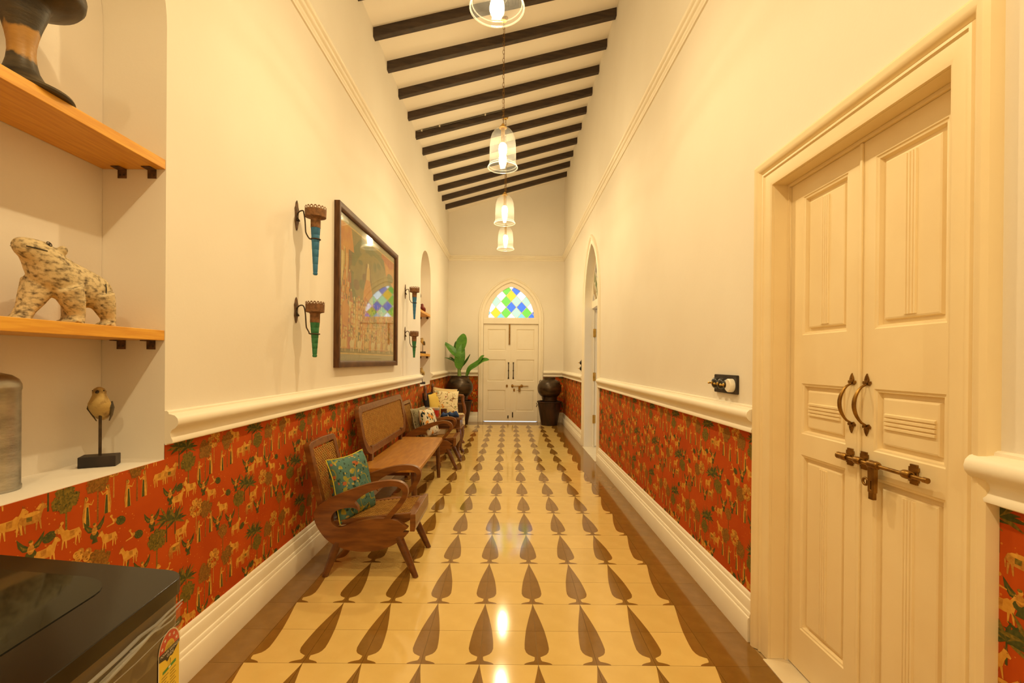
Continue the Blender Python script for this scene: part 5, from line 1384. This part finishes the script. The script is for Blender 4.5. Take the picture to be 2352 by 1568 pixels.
t = thing('banana_plant', 'young banana plant with broad green leaves in the corner pot', 'plant', (-1.005, 9.60, .945))
MB().lathe([(0, 0), (.165, 0), (.16, .012), (.08, .02), (0, .022)], n=24).build('soil', SOIL, t, local=True, smooth=60)
def leafblade(path, wid, normal, fold=.25, curl=.0, mi=LEAF, thick=.002, wob=0.0, seed=0):
    pts = catmull([tuple(p) for p in path], 4, False); n = len(pts); mb = MB(); rows = []
    for i, p in enumerate(pts):
        p = Vector(p); tt = i / (n - 1)
        tg = (Vector(pts[min(i + 1, n - 1)]) - Vector(pts[max(i - 1, 0)])).normalized()
        nn = Vector(normal); nn = (nn - tg * nn.dot(tg)).normalized(); sd = tg.cross(nn)
        w_ = wid * max(.02, (sin(pi * min(1, .04 + tt * .96) ** .85)) ** .75)
        row = []
        for q in (-1, -.66, -.33, 0, .33, .66, 1):
            row.append(p + sd * (q * w_) + nn * (abs(q) * w_ * fold - curl * q * q * w_ + wob * w_ * sin(tt * 16 + q * 3 + seed) * abs(q)))
        rows.append((row, nn))
    o = len(mb.v)
    for row, nn in rows: mb.v.extend(row)
    for row, nn in rows: mb.v.extend(v - nn * thick for v in row)
    m_ = 7; off = n * m_
    for i in range(n - 1):
        for k in range(m_ - 1):
            a = i * m_ + k; mb.f.append([a, a + 1, a + m_ + 1, a + m_]); mb.m.append(0); mb.f.append([off + a, off + a + m_, off + a + m_ + 1, off + a + 1]); mb.m.append(0)
        for k in (0, m_ - 1):
            a = i * m_ + k; mb.f.append([a, a + m_, off + a + m_, off + a]); mb.m.append(0)
    mb.build('leaf', mi, t, local=True, smooth=60)
    return [Vector(p) for p in pts]
def bp(px, py, dy=0.0):                  # a point of the plant's own plane, from metres east of and above the pot's soil
    return (px, dy, py)
MB().tube([(-.005, -.02, 0), (-.012, -.02, .13), (-.025, -.02, .28), (-.03, -.02, .36)], [.042, .034, .024, .014], 12).build('stalk', STALK, t, local=True, smooth=60)
mr = lambda P, r: MB().tube(P, r, 8).build('petiole', STALK, t, local=True, smooth=60)
mr([(-.02, -.02, .22), (0.0, -.05, .34), (.015, -.07, .42)], [.014, .011, .008]); leafblade([(-.02, -.06, .18), (-.005, -.07, .34), (.025, -.06, .50), (.055, .02, .70)], .105, (.15, -1, .1), .20)
leafblade([(.0, -.05, .50), (.02, .0, .66), (.045, .05, .80), (.055, .10, .90)], .115, (-.25, -1, .15), .12)
mr([(-.03, -.02, .28), (-.08, -.03, .40), (-.11, -.03, .46)], [.012, .009, .006]); leafblade([(.02, -.04, .40), (-.10, -.06, .50), (-.20, -.05, .60), (-.325, -.02, .72)], .085, (.45, -.8, .55), .18)
leafblade([(-.02, -.03, .20), (-.10, -.05, .31), (-.20, -.08, .365), (-.30, -.10, .40)], .048, (-.1, -.35, 1), .35, mi=LEAFD)
leafblade([(-.03, -.02, .24), (-.13, .02, .34), (-.19, .03, .40), (-.22, .02, .395)], .03, (-.1, -.35, 1), .35, mi=LEAFD)
mr([(.0, -.02, .12), (.04, -.02, .20), (.07, -.02, .25)], [.010, .008, .006]); leafblade([(.03, -.02, .20), (.10, -.03, .28), (.16, -.04, .37), (.215, -.05, .48)], .034, (-.5, -.7, .5), .5, mi=LEAFD)
leafblade([(-.10, .02, .42), (-.115, .02, .55), (-.10, .02, .68), (-.085, .02, .74)], .024, (.2, -1, 0), .3, mi=LEAFD)
mr([(.14, -.05, -.0), (.145, -.05, .05), (.155, -.05, .12)], [.016, .014, .010]); leafblade([(.135, -.06, .02), (.20, -.08, .16), (.33, -.10, .27), (.50, -.12, .36), (.60, -.14, .365)], .080, (-.55, -.65, .55), .18, wob=.10)
leafblade([(.33, -.10, .27), (.40, -.11, .34), (.455, -.12, .42), (.50, -.13, .45)], .045, (-.5, -.7, .4), .2)

# ================================================================== BLACK WASHING MACHINE
WMB = mat('appliance_body', (0.075, 0.05, 0.025), (0.095, 0.065, 0.034), rough=.28, metal=.35, scale=6, coat=.4)
WML = mat('appliance_lid', (0.010, 0.007, 0.004), (0.014, 0.010, 0.006), rough=.14, scale=6, spec=.28)
t = thing('washing_machine', 'black top loading washing machine with an energy label on its film wrapped side', 'appliance', (-.86, .55, 0))
Rm = Matrix.Translation((-.565, .822, 0)) @ Matrix.Rotation(radians(6), 4, 'Z')      # local: +x into the front face's outward side, -y towards the camera
def wm(a, b, c): return Rm @ Vector((a, b, c))
DW, WW = .57, .56                        # depth towards the wall, width along the passage
ztop = lambda a: .914 + .135 * (-a) * 1.0  # lid climbs towards the back
fw_ = lambda a, b, d: wm(a, b, d)
plan = rrect(-DW, -WW, 0, 0, .028, 5)
mb = MB(); o_ = 0
mb.prism([plan], lambda a, b, d: wm(a, b, (.03 if d == 0 else ztop(a) - .0265)), 0, 1); mb.build('body', WMB, t, smooth=35)
mb = MB(); mb.prism([rrect(-DW - .004, -WW - .004, .005, .005, .032, 6)], lambda a, b, d: wm(a, b, ztop(a) - .0255 + .0255 * d), 0, 1); mb.build('lid', WML, t, smooth=35, bevel=.008)
LGLASS = mat('lid_glass', (0.010, 0.012, 0.008), (0.014, 0.015, 0.009), rough=.05, scale=3, spec=.32)
mb = MB(); mb.prism([rrect(-DW + .07, -WW + .05, -.075, -.045, .05, 6)], lambda a, b, d: wm(a, b, ztop(a) - .001 + .0025 * d), 0, 1); mb.build('lid_window', LGLASS, t, smooth=35)
for a, b in ((-.05, -.05), (-.05, -WW + .05), (-DW + .05, -.05), (-DW + .05, -WW + .05)):
    MB().lathe([(0, 0), (.022, 0), (.022, .03), (0, .03)], c=wm(a, b, 0), n=14).build('foot', BLACK, t, smooth=40)
fx = lambda d0: (lambda a, b, d: wm(d0 + d, a, b))
# clear protective film with a rolled, wrinkled top edge
FILM = glass_mat('wrap_film', (.96, .95, .92), .05, ior=1.5)
mb = MB(); K = 40
for i in range(K):
    for j in range(5):
        def q(i, j):
            b = -.012 - (WW - .03) * i / K; z = .866 - .012 * j - .0 + (.006 * noise.noise((i * .4, j, 1)))
            return wm(.0020 + .0035 * abs(noise.noise((i * .35, j * 1.3, 4))), b, z)
        mb.poly([q(i, j), q(i + 1, j), q(i + 1, j + 1), q(i, j + 1)])
mb.build('film', FILM, t, smooth=60)
FOLD = glass_mat('film_fold', (.9, .9, .88), .34, ior=1.5)
RF = random.Random(3); mb = MB()
for (b0, z0, b1, z1, r_) in ((-.010, .843, -.30, .838, .0030), (-.012, .838, -.20, .826, .0022), (-.06, .838, -.26, .812, .0034), (-.09, .833, -.20, .818, .0022), (-.03, .826, -.14, .834, .0018), (-.15, .828, -.42, .795, .0034), (-.02, .812, -.45, .806, .0009), (-.26, .812, -.50, .79, .004)):
    mb.tube([wm(.0035 + .002 * RF.random(), b0 + (b1 - b0) * k / 8, .028 + z0 + (z1 - z0) * k / 8 + .0035 * (RF.random() - .5)) for k in range(9)], [r_ * (.3 + .7 * sin(pi * (k + .5) / 9)) for k in range(9)], 6)
tag(mb.build('film_wrinkle', FOLD, t, smooth=60, weld=False))
# energy label
LBL = [flat('label_white', (.82, .78, .66), .4), flat('label_red', (.62, .03, .012), .4), flat('label_yellow', (.78, .56, .05), .4), flat('label_black', (.025, .02, .018), .4), flat('label_green', (.06, .26, .05), .4), flat('label_ink', (.34, .22, .03), .5)]
LW, LZ = .029, .806                      # half width, height of the arch's springing
LC = -.040                               # centre along the side
mb = MB(); fL = fx(.0008)
def lp(mi, pts, k):
    mb.poly([fL(LC + a * LW, LZ + b * LW, .0001 * k) for a, b in pts], mi)
# a runs along +y (away from camera); the label reads from the front, so its left edge is at -a
arch_o = [(cos(pi * k / 20), sin(pi * k / 20) * 1.08) for k in range(21)]
lp(0, [(-1, -5.2), (1, -5.2)] + arch_o, 0)
arch_i = [(.93 * cos(pi * k / 20), .93 * sin(pi * k / 20) * 1.08) for k in range(21)]
lp(1, arch_i, 1)
lp(2, [(-.93, -5.1), (.93, -5.1), (.93, -.0), (-.93, -.0)], 1)
lp(2, [(.46 * cos(pi * k / 16), .04 + .46 * sin(pi * k / 16)) for k in range(17)], 2)
for k in range(5):
    a = pi * (.90 - .20 * k); cx_, cy_ = .70 * cos(a), .06 + .72 * sin(a)
    lp(0, [(cx_ + (.13 if q % 2 == 0 else .055) * sin(2 * pi * q / 10), cy_ + (.13 if q % 2 == 0 else .055) * cos(2 * pi * q / 10)) for q in range(10)], 2)
lp(3, [(-.95, .06), (-.95, -.30), (-.38, -.42), (-.22, -.62), (.0, -.52), (.30, -.50), (.95, -.10), (.95, .06)], 3)
lp(2, ell(.06, -.70, .20, .24, 16), 4); lp(5, [(.0, -.62), (.03, -.55), (.07, -.58), (.12, -.62), (.06, -.92), (.02, -.92)], 5)
lp(4, [(-.62, -1.16), (.60, -1.08), (.60, -.90), (-.62, -1.0)], 4); lp(0, [(-.10, -1.10), (.10, -1.08), (.10, -.97), (-.10, -.99)], 5)
for r_ in range(9):
    z_ = -1.35 - .17 * r_
    lp(5, rect(-.72, z_, -.10 - .1 * (r_ % 3), z_ + .055), 3); lp(5, rect(.05, z_, .62 - .12 * (r_ % 2), z_ + .055), 3)
lp(4, rect(-.8, -3.4, .8, -3.1), 3); lp(3, rect(-.7, -4.4, .7, -3.7), 3)
for k in range(5): lp(2, rect(-.6 + .26 * k, -4.25, -.44 + .26 * k, -3.85), 4)
lab = tag(mb.build('energy_label', LBL, t, smooth=0, weld=False, fixn=False), 'yellow energy label with five white stars on a red arch')
def text(txt, a, b, size, m, parent):
    c = bpy.data.curves.new('lettering', 'FONT'); c.body = txt; c.size = size; c.align_x = 'CENTER'; c.align_y = 'CENTER'
    o = bpy.data.objects.new('lettering', c); COL.objects.link(o)
    dg = bpy.context.evaluated_depsgraph_get(); me = bpy.data.meshes.new_from_object(o.evaluated_get(dg)); bpy.data.objects.remove(o)
    ov = [v.co.copy() for v in me.vertices]; fs = [list(p.vertices) for p in me.polygons]
    q = MB(); q.add([fL(LC + a * LW + v.x, LZ + b * LW + v.y, .0006) for v in ov], fs)
    return q.build('lettering', m, parent, smooth=0, weld=False, fixn=False)
text('POWER SAVINGS', 0, -.09, .0064, LBL[0], lab); text('GUIDE', .05, -.31, .0064, LBL[0], lab); text('MORE STARS', 0, .22, .0030, LBL[5], lab); text('MORE SAVINGS', 0, .12, .0030, LBL[5], lab)

# ================================================================== SWITCHES, CONDUIT
def make_switch(label, y0, y1, z0, z1, spots, base_at=None):
    t = thing('light_switch', label, 'switch', (XR, (y0 + y1) / 2, z0))
    fn = onX(XR, -1)
    MB().prism([rrect(y0, z0, y1, z1, .006, 3)], fn, .0005, .014).build('plate', DKW, t, smooth=30, bevel=.003)
    if base_at:
        MB().lathe([(0, 0), (.034, 0), (.034, .022), (.030, .026), (0, .026)], n=24, M=Matrix.Translation((XR - .014, *base_at)) @ Matrix.Rotation(-pi / 2, 4, 'Y')).build('ceramic_base', CERAM, t, smooth=40)
    for y, z, h in spots:
        M_ = Matrix.Translation((XR - .014, y, z)) @ Matrix.Rotation(-pi / 2, 4, 'Y')
        d = MB().lathe([(0, .0), (.030, .0), (.030, .012), (.027, .020), (.021, .025), (.012, .028), (0, .029)], n=20, M=M_).build('dome', BLACK, t, smooth=40)
        MB().lathe([(.0075, .028), (.0085, .032), (.0045, .035), (.0045, .044), (.006, .048), (.0035, .052), (0, .053)], n=12, M=M_).build('toggle', BRASSB, d, smooth=50)
    return t
make_switch('dark switch plate with three round toggles beside the panelled door', 2.352, 2.605, 1.128, 1.224, [(2.565, 1.178, 0), (2.495, 1.176, 0), (2.425, 1.174, 0)], (2.395, 1.172))
make_switch('small dark switch plate with two stacked toggles past the arched doorway', 7.36, 7.46, 1.135, 1.315, [(7.41, 1.27, 0), (7.41, 1.18, 0)])
t = thing('conduit', 'thin grey cable pipe clipped along a ceiling joist', 'pipe', (XL + .5, 6.45, 4.40))
k5 = 9
yb5 = 1.94 + .5009 * k5
def cpt(x, dz=0): 
    tt = (x - XL) / (XR - XL); return (x, yb5 + .24 * tt - .008, zceil(x) - .018 + dz)
MB().tube([cpt(x) for x in (-1.28, -.9, -.5, -.1)], .0065, 8).build('pipe', mat('grey_pipe', (0.10, .085, .06), (.14, .12, .09), rough=.5), t, smooth=60)
for x in (-1.22, -.98, -.36): MB().box((x - .010, cpt(x)[1] - .009, cpt(x)[2] - .012), (x + .010, cpt(x)[1] + .006, cpt(x)[2] + .012)).build('clip', flat('white_clip', (.7, .66, .55), .5), t, smooth=0)
